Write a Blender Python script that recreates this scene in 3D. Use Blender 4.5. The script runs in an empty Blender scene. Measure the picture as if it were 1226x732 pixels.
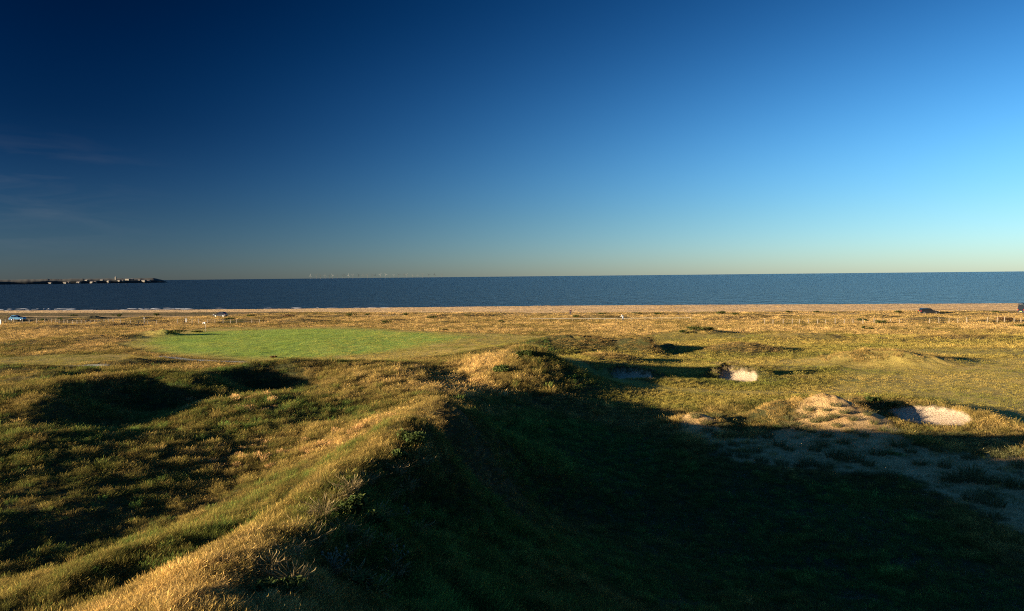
import bpy, bmesh, math, random
import numpy as np
from mathutils import Vector, Matrix

random.seed(7)
rng = np.random.default_rng(11)
R = math.radians
scene = bpy.context.scene
COL = scene.collection

# ------------------------------------------------------------------ camera model
PW, PH, F = 1226.0, 732.0, 818.0
CAMH = 11.5
PITCH, ROLL = R(2.45), R(0.58)
fwd = np.array([0, math.cos(PITCH), -math.sin(PITCH)])
up0 = np.array([0, math.sin(PITCH), math.cos(PITCH)])
rt0 = np.array([1.0, 0, 0])
CR = math.cos(ROLL) * rt0 - math.sin(ROLL) * up0
CU = math.cos(ROLL) * up0 + math.sin(ROLL) * rt0
CAM = np.array([0, 0, CAMH])


def ray(px, py):
    d = F * fwd + (px - PW / 2) * CR + (PH / 2 - py) * CU
    return d / np.linalg.norm(d)


def P(px, py, z):
    """world x, y of the plane at height z along a sight line"""
    d = ray(px, py)
    t = (z - CAMH) / d[2]
    return CAM[0] + d[0] * t, CAM[1] + d[1] * t


# sun
SUN_AZ, SUN_EL = R(-112), R(7.8)
SUN = np.array([math.sin(SUN_AZ) * math.cos(SUN_EL), math.cos(SUN_AZ) * math.cos(SUN_EL), math.sin(SUN_EL)])

# ------------------------------------------------------------------ noise
_perm = rng.permutation(512)
_perm = np.concatenate([_perm, _perm])
_ga = rng.uniform(0, 2 * math.pi, 1024)
_gx, _gy = np.cos(_ga), np.sin(_ga)


def perlin(x, y, seed=0):
    x = np.asarray(x, float) + seed * 17.31
    y = np.asarray(y, float) + seed * 9.77
    xi = np.floor(x).astype(int); yi = np.floor(y).astype(int)
    xf = x - xi; yf = y - yi
    u = xf * xf * xf * (xf * (xf * 6 - 15) + 10)
    v = yf * yf * yf * (yf * (yf * 6 - 15) + 10)

    def g(ix, iy, dx, dy):
        h = _perm[(_perm[ix & 511] + iy) & 511]
        return _gx[h] * dx + _gy[h] * dy
    a = g(xi, yi, xf, yf); b = g(xi + 1, yi, xf - 1, yf)
    c = g(xi, yi + 1, xf, yf - 1); d = g(xi + 1, yi + 1, xf - 1, yf - 1)
    return ((a + (b - a) * u) * (1 - v) + (c + (d - c) * u) * v) * 1.5


def fbm(x, y, oct=4, seed=0):
    s = 0; a = 1.0; f = 1.0; n = 0
    for i in range(oct):
        s = s + a * perlin(x * f, y * f, seed + i * 3)
        n += a; a *= 0.5; f *= 2.03
    return s / n


def sstep(a, b, x):
    t = np.clip((x - a) / (b - a), 0, 1)
    return t * t * (3 - 2 * t)


# ------------------------------------------------------------------ terrain height
# control heights of the dune field (seen position at a height)
CP = []
for a in [
    # main ridge crest
    (285, 700, 6.4), (325, 650, 6.35), (390, 690, 5.75), (450, 690, 5.1), (430, 640, 5.65), (500, 620, 4.9), (400, 572, 6.25), (440, 556, 6.15), (480, 541, 6.15), (510, 509, 6.3), (538, 481, 6.05),
    (526, 478, 3.0),
    # ridge right flank foot
    (560, 590, 3.5), (640, 600, 1.4), (700, 660, 1.7), (760, 732, 2.0), (560, 680, 4.4), (600, 520, 2.2), (590, 500, 2.2),
    # valley at right
    (1000, 650, .5), (1226, 700, .5), (900, 560, .5), (1226, 560, .4), (820, 530, .45), (1000, 600, .35), (720, 560, .7),
    (900, 720, .9), (1100, 560, .3),
    # ridge left shoulder
    (0, 726, 4.35), (115, 689, 4.45), (230, 640, 4.5), (330, 592, 4.5), (400, 556, 4.4), (100, 728, 4.2), (190, 700, 4.3), (270, 652, 4.4), (345, 606, 4.6),
    # valley left of the ridge
    (50, 690, 3.0), (150, 640, 2.75), (300, 578, 2.55), (360, 540, 2.55), (400, 505, 2.3), (220, 610, 2.65),
    # left dune
    (0, 560, 3.4), (150, 560, 2.9), (0, 490, 3.9), (0, 620, 3.25), (90, 610, 3.0), (230, 520, 2.75),
    (100, 459, 3.85), (190, 455, 3.6), (35, 468, 4.3), (150, 455, 3.75), (70, 462, 4.0), (30, 520, 3.7), (60, 480, 4.1),
    # first hollow
    (160, 488, 2.0), (208, 482, 2.15), (115, 482, 2.8), (190, 502, 2.1), (130, 515, 2.4), (90, 500, 3.0),
    # band between the hollows
    (243, 492, 2.9), (262, 480, 3.05), (330, 478, 3.0), (215, 458, 3.5), (300, 484, 2.9),
    # second hollow
    (300, 464, 1.65), (335, 462, 1.65), (312, 473, 1.8), (270, 458, 2.5), (300, 442, 3.15), (237, 449, 3.55), (258, 443, 3.35), (340, 442, 3.05), (366, 443, 2.95), (372, 470, 2.75),
    # middle
    (420, 450, 3.2), (460, 434, 2.8), (540, 432, 2.3), (430, 482, 2.75), (495, 450, 2.9), (460, 500, 3.1), (500, 490, 4.0), (440, 530, 3.6),
    # far mound of the ridge
    (602, 421, 3.75), (628, 415, 4.4), (575, 436, 2.9), (650, 423, 3.95), (615, 462, 2.0), (640, 462, 1.9), (598, 478, 1.75), (570, 456, 2.15), (600, 445, 2.7), (632, 443, 2.85), (655, 440, 2.9), (535, 452, 2.35), (548, 440, 2.4),
    (692, 452, .9), (700, 432, 1.3), (650, 482, 1.0), (640, 415, 1.5), (720, 480, .6), (590, 416, 1.2),
]:
    x, y = P(*a)
    CP.append((x, y, a[2]))
CP += [(-2.4, 34.5, 4.7), (-2.5, 38.5, 3.5), (-2.6, 43, 2.7), (-2.6, 49, 2.4), (-30, 64, 2.0), (-34, 61.5, 2.2), (-38, 58, 2.3), (-43, 55, 2.4), (-26, 69, 1.8), (-23, 72, 1.7), (-19, 73, 1.8), (-33, 70, 1.1), (-30, 76, .6), (-22, 84, .4), (-40, 66, 1.0), (-52, 56, 1.5), (-12, 86, .5), (-4, 92, .2), (10, 92, .1), (-60, 80, .2), (-45, 85, .2),
       (-3, 6, 7.2), (0, 0, 8.6), (4, 6, 5.4), (9, 12, 2.6), (16, 9, 1.8), (0, -10, 8.2), (-10, 5, 5.6), (-16, 8, 3.7), (-24, 16, 3.4), (-36, 28, 3.7),
       (-50, 40, 3.2), (-70, 50, 1.6), (-60, 10, 3), (-40, -10, 3.2), (-20, -20, 4), (10, -20, 3), (30, 0, 1), (45, 20, .4), (60, 40, .3),
       (-80, -20, 1), (50, -30, 0), (22, 62, .5), (40, 62, .3), (30, 85, .1), (60, 75, .1), (15, 72, .6), (50, 100, 0), (20, 110, 0), (-20, 110, 0),
       (-60, 110, 0), (-90, 80, 0), (90, 70, 0), (90, 30, 0), (-100, 20, 0), (0, -60, 0), (-60, -60, 0), (60, -60, 0), (100, 110, 0), (-100, 110, 0)]
CP = np.array(CP)
_C2 = 1.2


def _phi(r2):
    return np.sqrt(r2 + _C2)


_n = len(CP)
_A = _phi((CP[:, None, 0] - CP[None, :, 0]) ** 2 + (CP[:, None, 1] - CP[None, :, 1]) ** 2) + np.eye(_n) * -0.05
_B = np.zeros((_n + 1, _n + 1)); _B[:_n, :_n] = _A; _B[:_n, _n] = 1; _B[_n, :_n] = 1
_w = np.linalg.solve(_B, np.concatenate([CP[:, 2], [0]]))


def rbf(x, y):
    out = np.full(x.shape, _w[_n])
    for i in range(_n):
        out += _w[i] * _phi((x - CP[i, 0]) ** 2 + (y - CP[i, 1]) ** 2)
    return out


def coast(x, y):
    return (y + 0.126 * x - 231.0) / 1.008


# gaussian mounds: px, py(top), z, half width along x, half depth along y, rotation, asymmetry toward the right
MOUNDS = []
for (px, py, z, sx, sy, rot, asym) in [
    (690, 409, 1.7, 7.5, 5.0, 0, 1.0),
    (775, 410, 1.7, 5.0, 3.2, -10, .35),
    (803, 413, .7, 2.6, 2.4, -10, .5),
    (885, 412, 1.2, 5.5, 3.6, 0, 1.1),
    (1035, 424, 1.25, 6.0, 3.6, -8, 1.7),
    (1088, 434, .45, 4.5, 2.6, -8, 1.4),
    (990, 486, 1.45, 3.4, 2.0, -8, 1.1),
    (1040, 480, 1.1, 2.4, 1.6, -12, .7),
    (925, 497, .7, 2.0, 1.6, -5, 1.0),
    (835, 503, .75, 2.0, 1.4, -12, 1.0),
    (905, 441, .4, 6.0, 3.0, 0, 1.5),
    (935, 455, .4, 6.0, 3.0, 0, 1.5),
    (725, 431, .8, 4.0, 4.0, 0, 1.2),
    (790, 462, .4, 6.0, 2.6, 0, 1.2),
    (960, 400, .7, 9, 4, 0, 1.0),
    (1150, 402, .6, 12, 4, 0, 1.0),
    (835, 395, .8, 8, 4, 0, .6),
    (160, 432, .6, 6, 2.0, 20, .5),
    (110, 447, 1.0, 3, 1.6, 15, .5),
    (60, 452, 1.1, 5, 2.0, 5, .7),
    (20, 440, .6, 6, 2.5, 0, .8),
    (120, 402, .7, 9, 4, 0, .8),
    (195, 396, 1.1, 6.0, 2.5, 5, .5),
    (40, 408, .5, 9, 4, 0, .8),
    (330, 433, .45, 4, 1.4, 0, .7),
    (130, 387, .8, 7, 4, 0, .8),
    (60, 390, .6, 8, 4, 0, .8),
]:
    x, y = P(px, py, z)
    MOUNDS.append((x, y, z, sx, sy, R(rot), asym))
_r = random.Random(5)
for i in range(46):   # low bumps of the coastal strip
    s_ = _r.uniform(-62, -33); x = _r.uniform(-210, 200); y = 231 - .126 * x + s_
    MOUNDS.append((x, y, _r.uniform(.25, .8), _r.uniform(2.5, 8), _r.uniform(1.8, 4), R(_r.uniform(-20, 10)), _r.uniform(.5, 1)))

# sand bunkers cut into banks: centre px,py,z, half width, half depth, rotation, rise over the half depth, bowl, lip
BUNK = []
for (px, py, z, a, b, rot, tilt, bowl, lip) in [
    (757, 452, .70, 2.1, 1.7, -6, .36, .25, .40),
    (883, 452, .62, 2.0, 1.35, -26, .44, .26, .45),
    (1113, 498, .58, 2.7, 1.5, -30, .40, .14, .16),
]:
    x, y = P(px, py, z)
    BUNK.append((x, y, a, b, R(rot) - math.atan2(x, y) * .6, z, tilt, bowl, lip))


def bunk_q(x, y, B):
    bx, by, a, b, ro = B[:5]
    dx, dy = x - bx, y - by
    c, s = math.cos(ro), math.sin(ro)
    u = (dx * c + dy * s) / a; v = (-dx * s + dy * c) / b
    q = np.sqrt(u * u + v * v)
    return q + .10 * fbm(x * 1.0, y * 1.0, 3, 31), u, v


def height(x, y):
    x = np.asarray(x, float); y = np.asarray(y, float)
    s = coast(x, y)
    z = rbf(x, y)
    k = 1 - sstep(95, 130, y)
    k = k * (1 - sstep(85, 115, np.abs(x)))
    z = z * k
    dune = sstep(.8, 2.2, z)
    near = sstep(-20, 10, 120 - y)
    z = z + near * (dune * (.21 * fbm(x / 5, y / 5, 4, 3) + .17 * fbm(x / 1.3, y / 1.3, 3, 5)) + (1 - dune) * .10 * fbm(x / 6, y / 6, 3, 8))
    z = z + .22 * fbm(x / 30, y / 30, 3, 1)
    for (mx, my, mz, sx, sy, ro, asym) in MOUNDS:
        c, sn = math.cos(ro), math.sin(ro)
        m = (np.abs(x - mx) < 4 * max(sx, sy)) & (np.abs(y - my) < 4 * max(sx, sy))
        if not m.any():
            continue
        dx, dy = x[m] - mx, y[m] - my
        u = (dx * c + dy * sn); v = (-dx * sn + dy * c)
        u = np.where(u > 0, u / (sx * asym), u / sx); v = v / sy
        z[m] += 1.25 * mz * np.exp(-1.15 * (u * u + v * v)) * (1 + .25 * fbm(x[m] / 2.2, y[m] / 2.2, 3, 12))
    for B in BUNK:
        m = (np.abs(x - B[0]) < 9) & (np.abs(y - B[1]) < 9)
        if not m.any():
            continue
        q, u, v = bunk_q(x[m], y[m], B)
        zc, tilt, bowl, lip = B[5:]
        rim = zc + tilt * np.clip(v, -1.2, 1.25)
        up = sstep(-.75, .35, v - .5 * u)
        out = rim + up * lip * (1 + (1.0 if lip > .3 else -.6) * sstep(.1, -.8, u)) * sstep(1.0, 1.10, q) * (1 + .5 * fbm(x[m] / .5, y[m] / .5, 2, 33))
        w = 1 - sstep(1.15, 2.3, q)
        zo = z[m] * (1 - w) + out * w
        zi = rim - bowl * np.clip(1 - q * q, 0, 1) - .10 * sstep(1.04, .9, q)
        z[m] = np.where(q < 1.0, zi, zo)
    # coastal strip, shingle crest, then down to the sea
    z = z * (1 - sstep(-30, -22, s)) + (sstep(-30, -22, s)) * (.15 + .12 * fbm(x / 9, y / 3, 3, 21))
    z = z + 1.25 * sstep(-28, 2, s) * (.25 + .75 * sstep(-140, 60, x)) + .05 * fbm(x / 1.5, y / 1.5, 2, 23) * sstep(-26, -20, s)
    z = z - 6.0 * sstep(2, 55, s)
    return z


def hz(x, y):
    return float(height(np.array([float(x)]), np.array([float(y)]))[0])


def hit(px, py):
    """first terrain point along a sight line"""
    d = ray(px, py)
    t = np.concatenate([np.arange(6, 60, .12), np.arange(60, 130, .3), np.arange(130, 330, .8)])
    x = d[0] * t; y = d[1] * t; z = CAMH + d[2] * t
    h = height(x, y)
    b = np.nonzero(z < h)[0]
    i = b[0] if len(b) else len(t) - 1
    return float(x[i]), float(y[i]), float(h[i])


# ------------------------------------------------------------------ zones (albedo regions of the ground)
def poly_mask(x, y, pts, z, soft):
    """soft inside mask of a closed outline; outline given as sight points at height z"""
    w = np.array([P(a, b, z) for a, b in pts])
    inside = np.zeros(x.shape, bool); dmin = np.full(x.shape, 1e9)
    n = len(w)
    for i in range(n):
        x1, y1 = w[i]; x2, y2 = w[(i + 1) % n]
        cond = ((y1 > y) != (y2 > y)) & (x < (x2 - x1) * (y - y1) / (y2 - y1 + 1e-12) + x1)
        inside ^= cond
        dx, dy = x2 - x1, y2 - y1
        t = np.clip(((x - x1) * dx + (y - y1) * dy) / (dx * dx + dy * dy), 0, 1)
        dmin = np.minimum(dmin, np.hypot(x - x1 - t * dx, y - y1 - t * dy))
    sd = np.where(inside, dmin, -dmin) + soft * .8 * fbm(x / (4 * soft + 1), y / (4 * soft + 1), 3, 41)
    return sstep(-soft, soft, sd)


def line_mask(x, y, pts, z, half, soft):
    w = np.array([P(a, b, z) for a, b in pts])
    dmin = np.full(x.shape, 1e9)
    for i in range(len(w) - 1):
        x1, y1 = w[i]; x2, y2 = w[i + 1]
        dx, dy = x2 - x1, y2 - y1
        t = np.clip(((x - x1) * dx + (y - y1) * dy) / (dx * dx + dy * dy), 0, 1)
        dmin = np.minimum(dmin, np.hypot(x - x1 - t * dx, y - y1 - t * dy))
    return 1 - sstep(half - soft, half + soft, dmin)


def zones(x, y):
    s = coast(x, y)
    Z = {}
    Z['green'] = poly_mask(x, y, [(172, 411), (200, 402), (250, 396), (330, 394), (425, 394), (500, 398), (560, 404), (510, 413), (430, 424), (340, 429), (262, 427), (200, 421)], .1, 3.4)
    fw = poly_mask(x, y, [(140, 412), (190, 398), (260, 392), (425, 391), (500, 396), (600, 400), (690, 404), (670, 414), (600, 424), (480, 431), (400, 436), (330, 434), (250, 429), (190, 424)], .1, 1.8)
    fw = np.maximum(fw, poly_mask(x, y, [(985, 470), (1010, 440), (1090, 430), (1260, 426), (1400, 430), (1400, 510), (1226, 512), (1170, 506), (1130, 480), (1060, 474)], .2, 2.0))
    fw = np.maximum(fw, .8 * poly_mask(x, y, [(900, 436), (960, 425), (1090, 416), (1300, 414), (1300, 424), (1060, 424), (1000, 440), (940, 446)], .2, 1.5))
    fw = np.maximum(fw, .8 * poly_mask(x, y, [(-60, 428), (60, 424), (150, 424), (185, 428), (150, 437), (60, 440), (-60, 442)], .1, 1.2))
    fw = np.maximum(fw, .7 * poly_mask(x, y, [(640, 418), (740, 404), (800, 399), (1000, 398), (1000, 406), (860, 404), (720, 414), (690, 424)], .2, 1.5))
    fw = np.maximum(fw, .9 * line_mask(x, y, [(640, 424), (675, 436), (712, 452), (742, 462), (800, 467), (900, 469), (1000, 466)], .6, 1.1, .5))
    Z['fairway'] = fw
    sand = np.zeros(x.shape)
    for B in BUNK:
        m = (np.abs(x - B[0]) < 9) & (np.abs(y - B[1]) < 9)
        if m.any():
            q, u, v = bunk_q(x[m], y[m], B)
            sand[m] = np.maximum(sand[m], 1 - sstep(.99, 1.05, q))
    Z['bunker'] = sand
    n = fbm(x / 2.2, y / 2.2, 4, 51)
    waste = poly_mask(x, y, [(840, 524), (905, 524), (990, 516), (1060, 528), (1150, 540), (1226, 548), (1400, 560), (1400, 700), (1226, 642), (1150, 602), (1075, 568), (960, 562), (880, 553)], .4, .5)
    waste = waste * sstep(-.42, -.12, n + .05)
    scar = poly_mask(x, y, [(900, 516), (930, 503), (958, 495), (982, 482), (1015, 484), (1048, 490), (1078, 505), (1096, 526), (1030, 528), (950, 524)], 1.0, .4) * sstep(-.52, -.12, fbm(x / 1.1, y / 1.1, 3, 53) + .1)
    scar = np.maximum(scar, poly_mask(x, y, [(808, 512), (822, 500), (850, 498), (868, 508), (850, 516)], .9, .35) * sstep(-.5, .1, fbm(x / 1.0, y / 1.0, 3, 54)))
    Z['waste'] = np.maximum(waste, scar)
    Z['beach'] = sstep(-21.5, -20, s - 9 * (1 - sstep(-120, 20, x)) + 3 * fbm(x / 14, y / 6, 3, 61))
    Z['beach'] = np.maximum(Z['beach'], .75 * (1 - sstep(1.0, 1.9, np.abs(s + 29 + 1.2 * fbm(x / 20, y / 20, 2, 63)))))
    Z['path'] = np.maximum(line_mask(x, y, [(190, 426), (225, 430), (300, 433), (345, 434)], .15, .6, .4),
                           line_mask(x, y, [(-20, 441), (60, 440), (125, 439)], .2, .38, .3))
    # dryness 0 lush .. 1 straw, raised too where slopes are painted sunlit
    d = .5 + .55 * fbm(x / 16, y / 16, 4, 71) + .25 * fbm(x / 3, y / 3, 3, 73)
    # the shaded valley is lush, the coast strip and ridge tops are straw
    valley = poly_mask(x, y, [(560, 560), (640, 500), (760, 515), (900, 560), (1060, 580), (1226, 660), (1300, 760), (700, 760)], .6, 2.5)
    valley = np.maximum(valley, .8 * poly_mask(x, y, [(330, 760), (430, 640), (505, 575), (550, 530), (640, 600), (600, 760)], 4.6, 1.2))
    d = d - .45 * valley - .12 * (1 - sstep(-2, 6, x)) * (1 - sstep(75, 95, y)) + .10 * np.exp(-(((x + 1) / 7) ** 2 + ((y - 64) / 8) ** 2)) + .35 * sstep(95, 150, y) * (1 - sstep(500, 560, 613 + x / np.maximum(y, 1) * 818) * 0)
    d = d + .42 * line_mask(x, y, [(262, 694), (310, 640), (380, 578), (465, 545)], 6.2, 2.0, 1.6)
    d = d + .38 * line_mask(x, y, [(535, 462), (560, 448), (585, 434), (612, 421)], 3.0, 2.4, 2.0) + .25 * line_mask(x, y, [(405, 522), (470, 496), (528, 469)], 3.3, 1.3, 1.1)  # sunlit left slopes of mound and ridge, brightness painted in as straw colour
    d = np.where((x < 6) & (y > 14) & (y < 92), np.maximum(d, .30 * (1 - valley)), d)
    Z['dry'] = np.clip(d, 0, 1)
    return Z


# ------------------------------------------------------------------ material helpers
def new_mat(name):
    m = bpy.data.materials.new(name); m.use_nodes = True
    nt = m.node_tree
    for n in list(nt.nodes):
        nt.nodes.remove(n)
    out = nt.nodes.new('ShaderNodeOutputMaterial')
    return m, nt, out


def nd(nt, typ, **kw):
    n = nt.nodes.new(typ)
    for k, v in kw.items():
        if k in ('inputs',):
            for a, b in v.items():
                n.inputs[a].default_value = b
        else:
            setattr(n, k, v)
    return n


def mixc(nt, fac, a, b, blend='MIX'):
    n = nt.nodes.new('ShaderNodeMix'); n.data_type = 'RGBA'; n.blend_type = blend
    for sock, v in ((n.inputs[0], fac), (n.inputs[6], a), (n.inputs[7], b)):
        if isinstance(v, (int, float)):
            sock.default_value = v
        elif isinstance(v, tuple):
            sock.default_value = (*v, 1) if len(v) == 3 else v
        else:
            nt.links.new(v, sock)
    return n.outputs[2]


def mth(nt, op, a, b=None, c=None, clamp=False):
    n = nt.nodes.new('ShaderNodeMath'); n.operation = op; n.use_clamp = clamp
    for i, v in enumerate((a, b, c)):
        if v is None:
            continue
        if isinstance(v, (int, float)):
            n.inputs[i].default_value = v
        else:
            nt.links.new(v, n.inputs[i])
    return n.outputs[0]


def attr(nt, name, typ='GEOMETRY'):
    n = nt.nodes.new('ShaderNodeAttribute'); n.attribute_name = name; n.attribute_type = typ
    return n


def noise(nt, vec, scale, detail=4, rough=.55, dist=0):
    n = nt.nodes.new('ShaderNodeTexNoise')
    n.inputs['Scale'].default_value = scale; n.inputs['Detail'].default_value = detail
    n.inputs['Roughness'].default_value = rough; n.inputs['Distortion'].default_value = dist
    if vec is not None:
        nt.links.new(vec, n.inputs['Vector'])
    return n.outputs['Fac']


def ramp(nt, fac, stops):
    n = nt.nodes.new('ShaderNodeValToRGB')
    e = n.color_ramp.elements
    while len(e) < len(stops):
        e.new(.5)
    for i, (p, c) in enumerate(stops):
        e[i].position = p; e[i].color = (*c, 1) if len(c) == 3 else c
    nt.links.new(fac, n.inputs[0])
    return n.outputs[0]


def plain_mat(name, col, rough=.6, metal=0.0, var=.12, scale=6.0, coat=0.0):
    m, nt, out = new_mat(name)
    tc = nd(nt, 'ShaderNodeTexCoord')
    f = noise(nt, tc.outputs['Object'], scale, 4)
    c = mixc(nt, f, tuple(max(0, v * (1 - var)) for v in col), tuple(min(1, v * (1 + var)) for v in col))
    b = nd(nt, 'ShaderNodeBsdfPrincipled')
    nt.links.new(c, b.inputs['Base Color'])
    b.inputs['Roughness'].default_value = rough; b.inputs['Metallic'].default_value = metal
    b.inputs['Coat Weight'].default_value = coat
    nt.links.new(b.outputs[0], out.inputs[0])
    return m


# ------------------------------------------------------------------ ground material
def ground_material():
    m, nt, out = new_mat('ground')
    pos = nd(nt, 'ShaderNodeNewGeometry').outputs['Position']
    n_big = noise(nt, pos, .12, 5); n_mid = noise(nt, pos, .9, 5); n_fin = noise(nt, pos, 9.0, 4); n_xf = noise(nt, pos, 30, 3)
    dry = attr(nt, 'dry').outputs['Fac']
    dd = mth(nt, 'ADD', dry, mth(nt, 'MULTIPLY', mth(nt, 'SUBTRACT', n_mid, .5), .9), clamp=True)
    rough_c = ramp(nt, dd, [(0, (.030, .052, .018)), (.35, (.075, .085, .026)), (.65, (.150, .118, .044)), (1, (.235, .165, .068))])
    rough_c = mixc(nt, mth(nt, 'MULTIPLY', n_fin, .55), rough_c, (.045, .040, .018))
    # mown turf: broad and fine patches of yellowed grass
    fa = mth(nt, 'ADD', mth(nt, 'MULTIPLY', n_big, .8), mth(nt, 'MULTIPLY', n_mid, .4))
    fa = mth(nt, 'ADD', fa, mth(nt, 'MULTIPLY', n_fin, .18))
    fair_c = ramp(nt, fa, [(.38, (.185, .195, .042)), (.62, (.330, .265, .066)), (.85, (.460, .330, .095))])
    ga = mth(nt, 'ADD', mth(nt, 'MULTIPLY', n_big, .7), mth(nt, 'MULTIPLY', n_mid, .3))
    green_c = ramp(nt, ga, [(.35, (.210, .330, .045)), (.6, (.290, .370, .062)), (.75, (.37, .38, .080))])
    sand_c = ramp(nt, mth(nt, 'ADD', mth(nt, 'MULTIPLY', n_mid, .6), mth(nt, 'MULTIPLY', n_xf, .4)), [(.3, (.60, .44, .28)), (.7, (.76, .60, .42))])
    waste_c = ramp(nt, mth(nt, 'ADD', mth(nt, 'MULTIPLY', n_mid, .6), mth(nt, 'MULTIPLY', n_xf, .4)), [(.3, (.45, .27, .11)), (.5, (.67, .44, .19)), (.7, (.78, .54, .26))])
    bmp = nd(nt, 'ShaderNodeMapping'); nt.links.new(pos, bmp.inputs['Vector'])
    bmp.inputs['Rotation'].default_value = (0, 0, R(7)); bmp.inputs['Scale'].default_value = (.05, .5, 1)
    n_bar = noise(nt, bmp.outputs[0], 1.0, 4)
    beach_c = ramp(nt, mth(nt, 'ADD', mth(nt, 'MULTIPLY', n_bar, .65), mth(nt, 'MULTIPLY', n_fin, .35)), [(.3, (.36, .23, .11)), (.5, (.68, .46, .22)), (.7, (.78, .57, .32))])
    path_c = ramp(nt, n_fin, [(.3, (.45, .44, .36)), (.7, (.62, .61, .53))])
    c = rough_c
    edge = mth(nt, 'MULTIPLY', mth(nt, 'SUBTRACT', n_fin, .5), .5)
    for name, col in (('fairway', fair_c), ('green', green_c), ('path', path_c), ('waste', waste_c), ('bunker', sand_c), ('beach', beach_c)):
        a = attr(nt, name).outputs['Fac']
        a2 = mth(nt, 'ADD', a, mth(nt, 'MULTIPLY', edge, mth(nt, 'MULTIPLY', a, mth(nt, 'SUBTRACT', 1.0, a))), clamp=True)
        c = mixc(nt, a2, c, col)
    b = nd(nt, 'ShaderNodeBsdfPrincipled')
    b.inputs['Roughness'].default_value = .9; b.inputs['Specular IOR Level'].default_value = .15
    nt.links.new(c, b.inputs['Base Color'])
    # short turf: small bump everywhere, coarser where rough
    bp = nd(nt, 'ShaderNodeBump'); bp.inputs['Strength'].default_value = 1.0; bp.inputs['Distance'].default_value = .35
    hsum = mth(nt, 'ADD', n_fin, mth(nt, 'MULTIPLY', n_xf, .5))
    mown = mth(nt, 'SUBTRACT', 1.0, mth(nt, 'MULTIPLY', attr(nt, 'fairway').outputs['Fac'], .65))
    nt.links.new(mth(nt, 'MULTIPLY', hsum, mown), bp.inputs['Height'])
    nt.links.new(bp.outputs[0], b.inputs['Normal'])
    nt.links.new(b.outputs[0], out.inputs[0])
    return m


M_GROUND = ground_material()


# ------------------------------------------------------------------ ground sheet (one grid, split by what covers it)
def build_ground():
    th = np.concatenate([np.arange(-180, -58, 2.5), np.arange(-58, -44, .5), np.arange(-44, 44, .115), np.arange(44, 58, .5), np.arange(58, 180, 2.5)])
    rr = [1.5]
    while rr[-1] < 340:
        r = rr[-1]
        if r < 8: d = .5
        elif r < 40: d = max(.07, r * .0058)
        elif r < 95: d = .28
        elif r < 300: d = r * .0042
        else: d = 4
        rr.append(r + d)
    rr = np.array(rr)
    T, RR = np.meshgrid(np.radians(th), rr)
    x = (RR * np.sin(T)).ravel(); y = (RR * np.cos(T)).ravel()
    z = height(x, y)
    Z = zones(x, y)
    nr, nt_ = RR.shape
    idx = np.arange(nr * nt_).reshape(nr, nt_)
    a = idx[:-1, :]; b = idx[1:, :]
    an = np.roll(a, -1, 1); bn = np.roll(b, -1, 1)
    quads = np.stack([a, b, bn, an], -1).reshape(-1, 4)
    V = np.stack([x, y, z], -1)
    # smooth vertex normals from the height field
    e = .06
    nx = -(height(x + e, y) - height(x - e, y)) / (2 * e)
    ny = -(height(x, y + e) - height(x, y - e)) / (2 * e)
    N = np.stack([nx, ny, np.ones_like(nx)], -1); N /= np.linalg.norm(N, axis=1)[:, None]

    def q(k, t=.5):
        return Z[k][quads].mean(1) > t
    cls = np.zeros(len(quads), int)
    for i, k in enumerate(('fairway', 'green', 'path', 'waste', 'bunker', 'beach')):
        cls[q(k)] = i + 1
    names = ['dune_ground', 'fairway', 'putting_green', 'path', 'sand_ground', 'bunker_sand', 'shingle_beach']
    obs = []
    for i, nm in enumerate(names):
        f = quads[cls == i]
        if not len(f):
            continue
        used, inv = np.unique(f.ravel(), return_inverse=True)
        f = inv.reshape(-1, 4)
        f = np.concatenate([f])
        me = bpy.data.meshes.new(nm)
        me.vertices.add(len(used)); me.vertices.foreach_set('co', V[used].ravel())
        me.loops.add(len(f) * 4); me.loops.foreach_set('vertex_index', f[:, ::-1].ravel())
        me.polygons.add(len(f))
        me.polygons.foreach_set('loop_start', np.arange(0, len(f) * 4, 4)); me.polygons.foreach_set('loop_total', np.full(len(f), 4))
        me.polygons.foreach_set('use_smooth', np.ones(len(f), bool))
        me.update()
        for k, v in Z.items():
            at = me.attributes.new(k, 'FLOAT', 'POINT'); at.data.foreach_set('value', v[used].astype(np.float32))
        me.normals_split_custom_set_from_vertices(N[used])
        me.materials.append(M_GROUND)
        o = bpy.data.objects.new(nm, me); COL.objects.link(o)
        o['kind'] = 'structure'
        obs.append(o)
    return obs


build_ground()
# ground under the camera position, closing the grid's centre
me = bpy.data.meshes.new('dune_top')
ct = [(1.5 * math.sin(R(a)), 1.5 * math.cos(R(a))) for a in range(0, 360, 10)]
me.from_pydata([(a, b, hz(a, b)) for a, b in ct] + [(0, 0, hz(0, 0))], [], [(i, (i + 1) % 36, 36) for i in range(36)])
me.materials.append(M_GROUND)
o = bpy.data.objects.new('dune_top', me); COL.objects.link(o); o['kind'] = 'structure'


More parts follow.
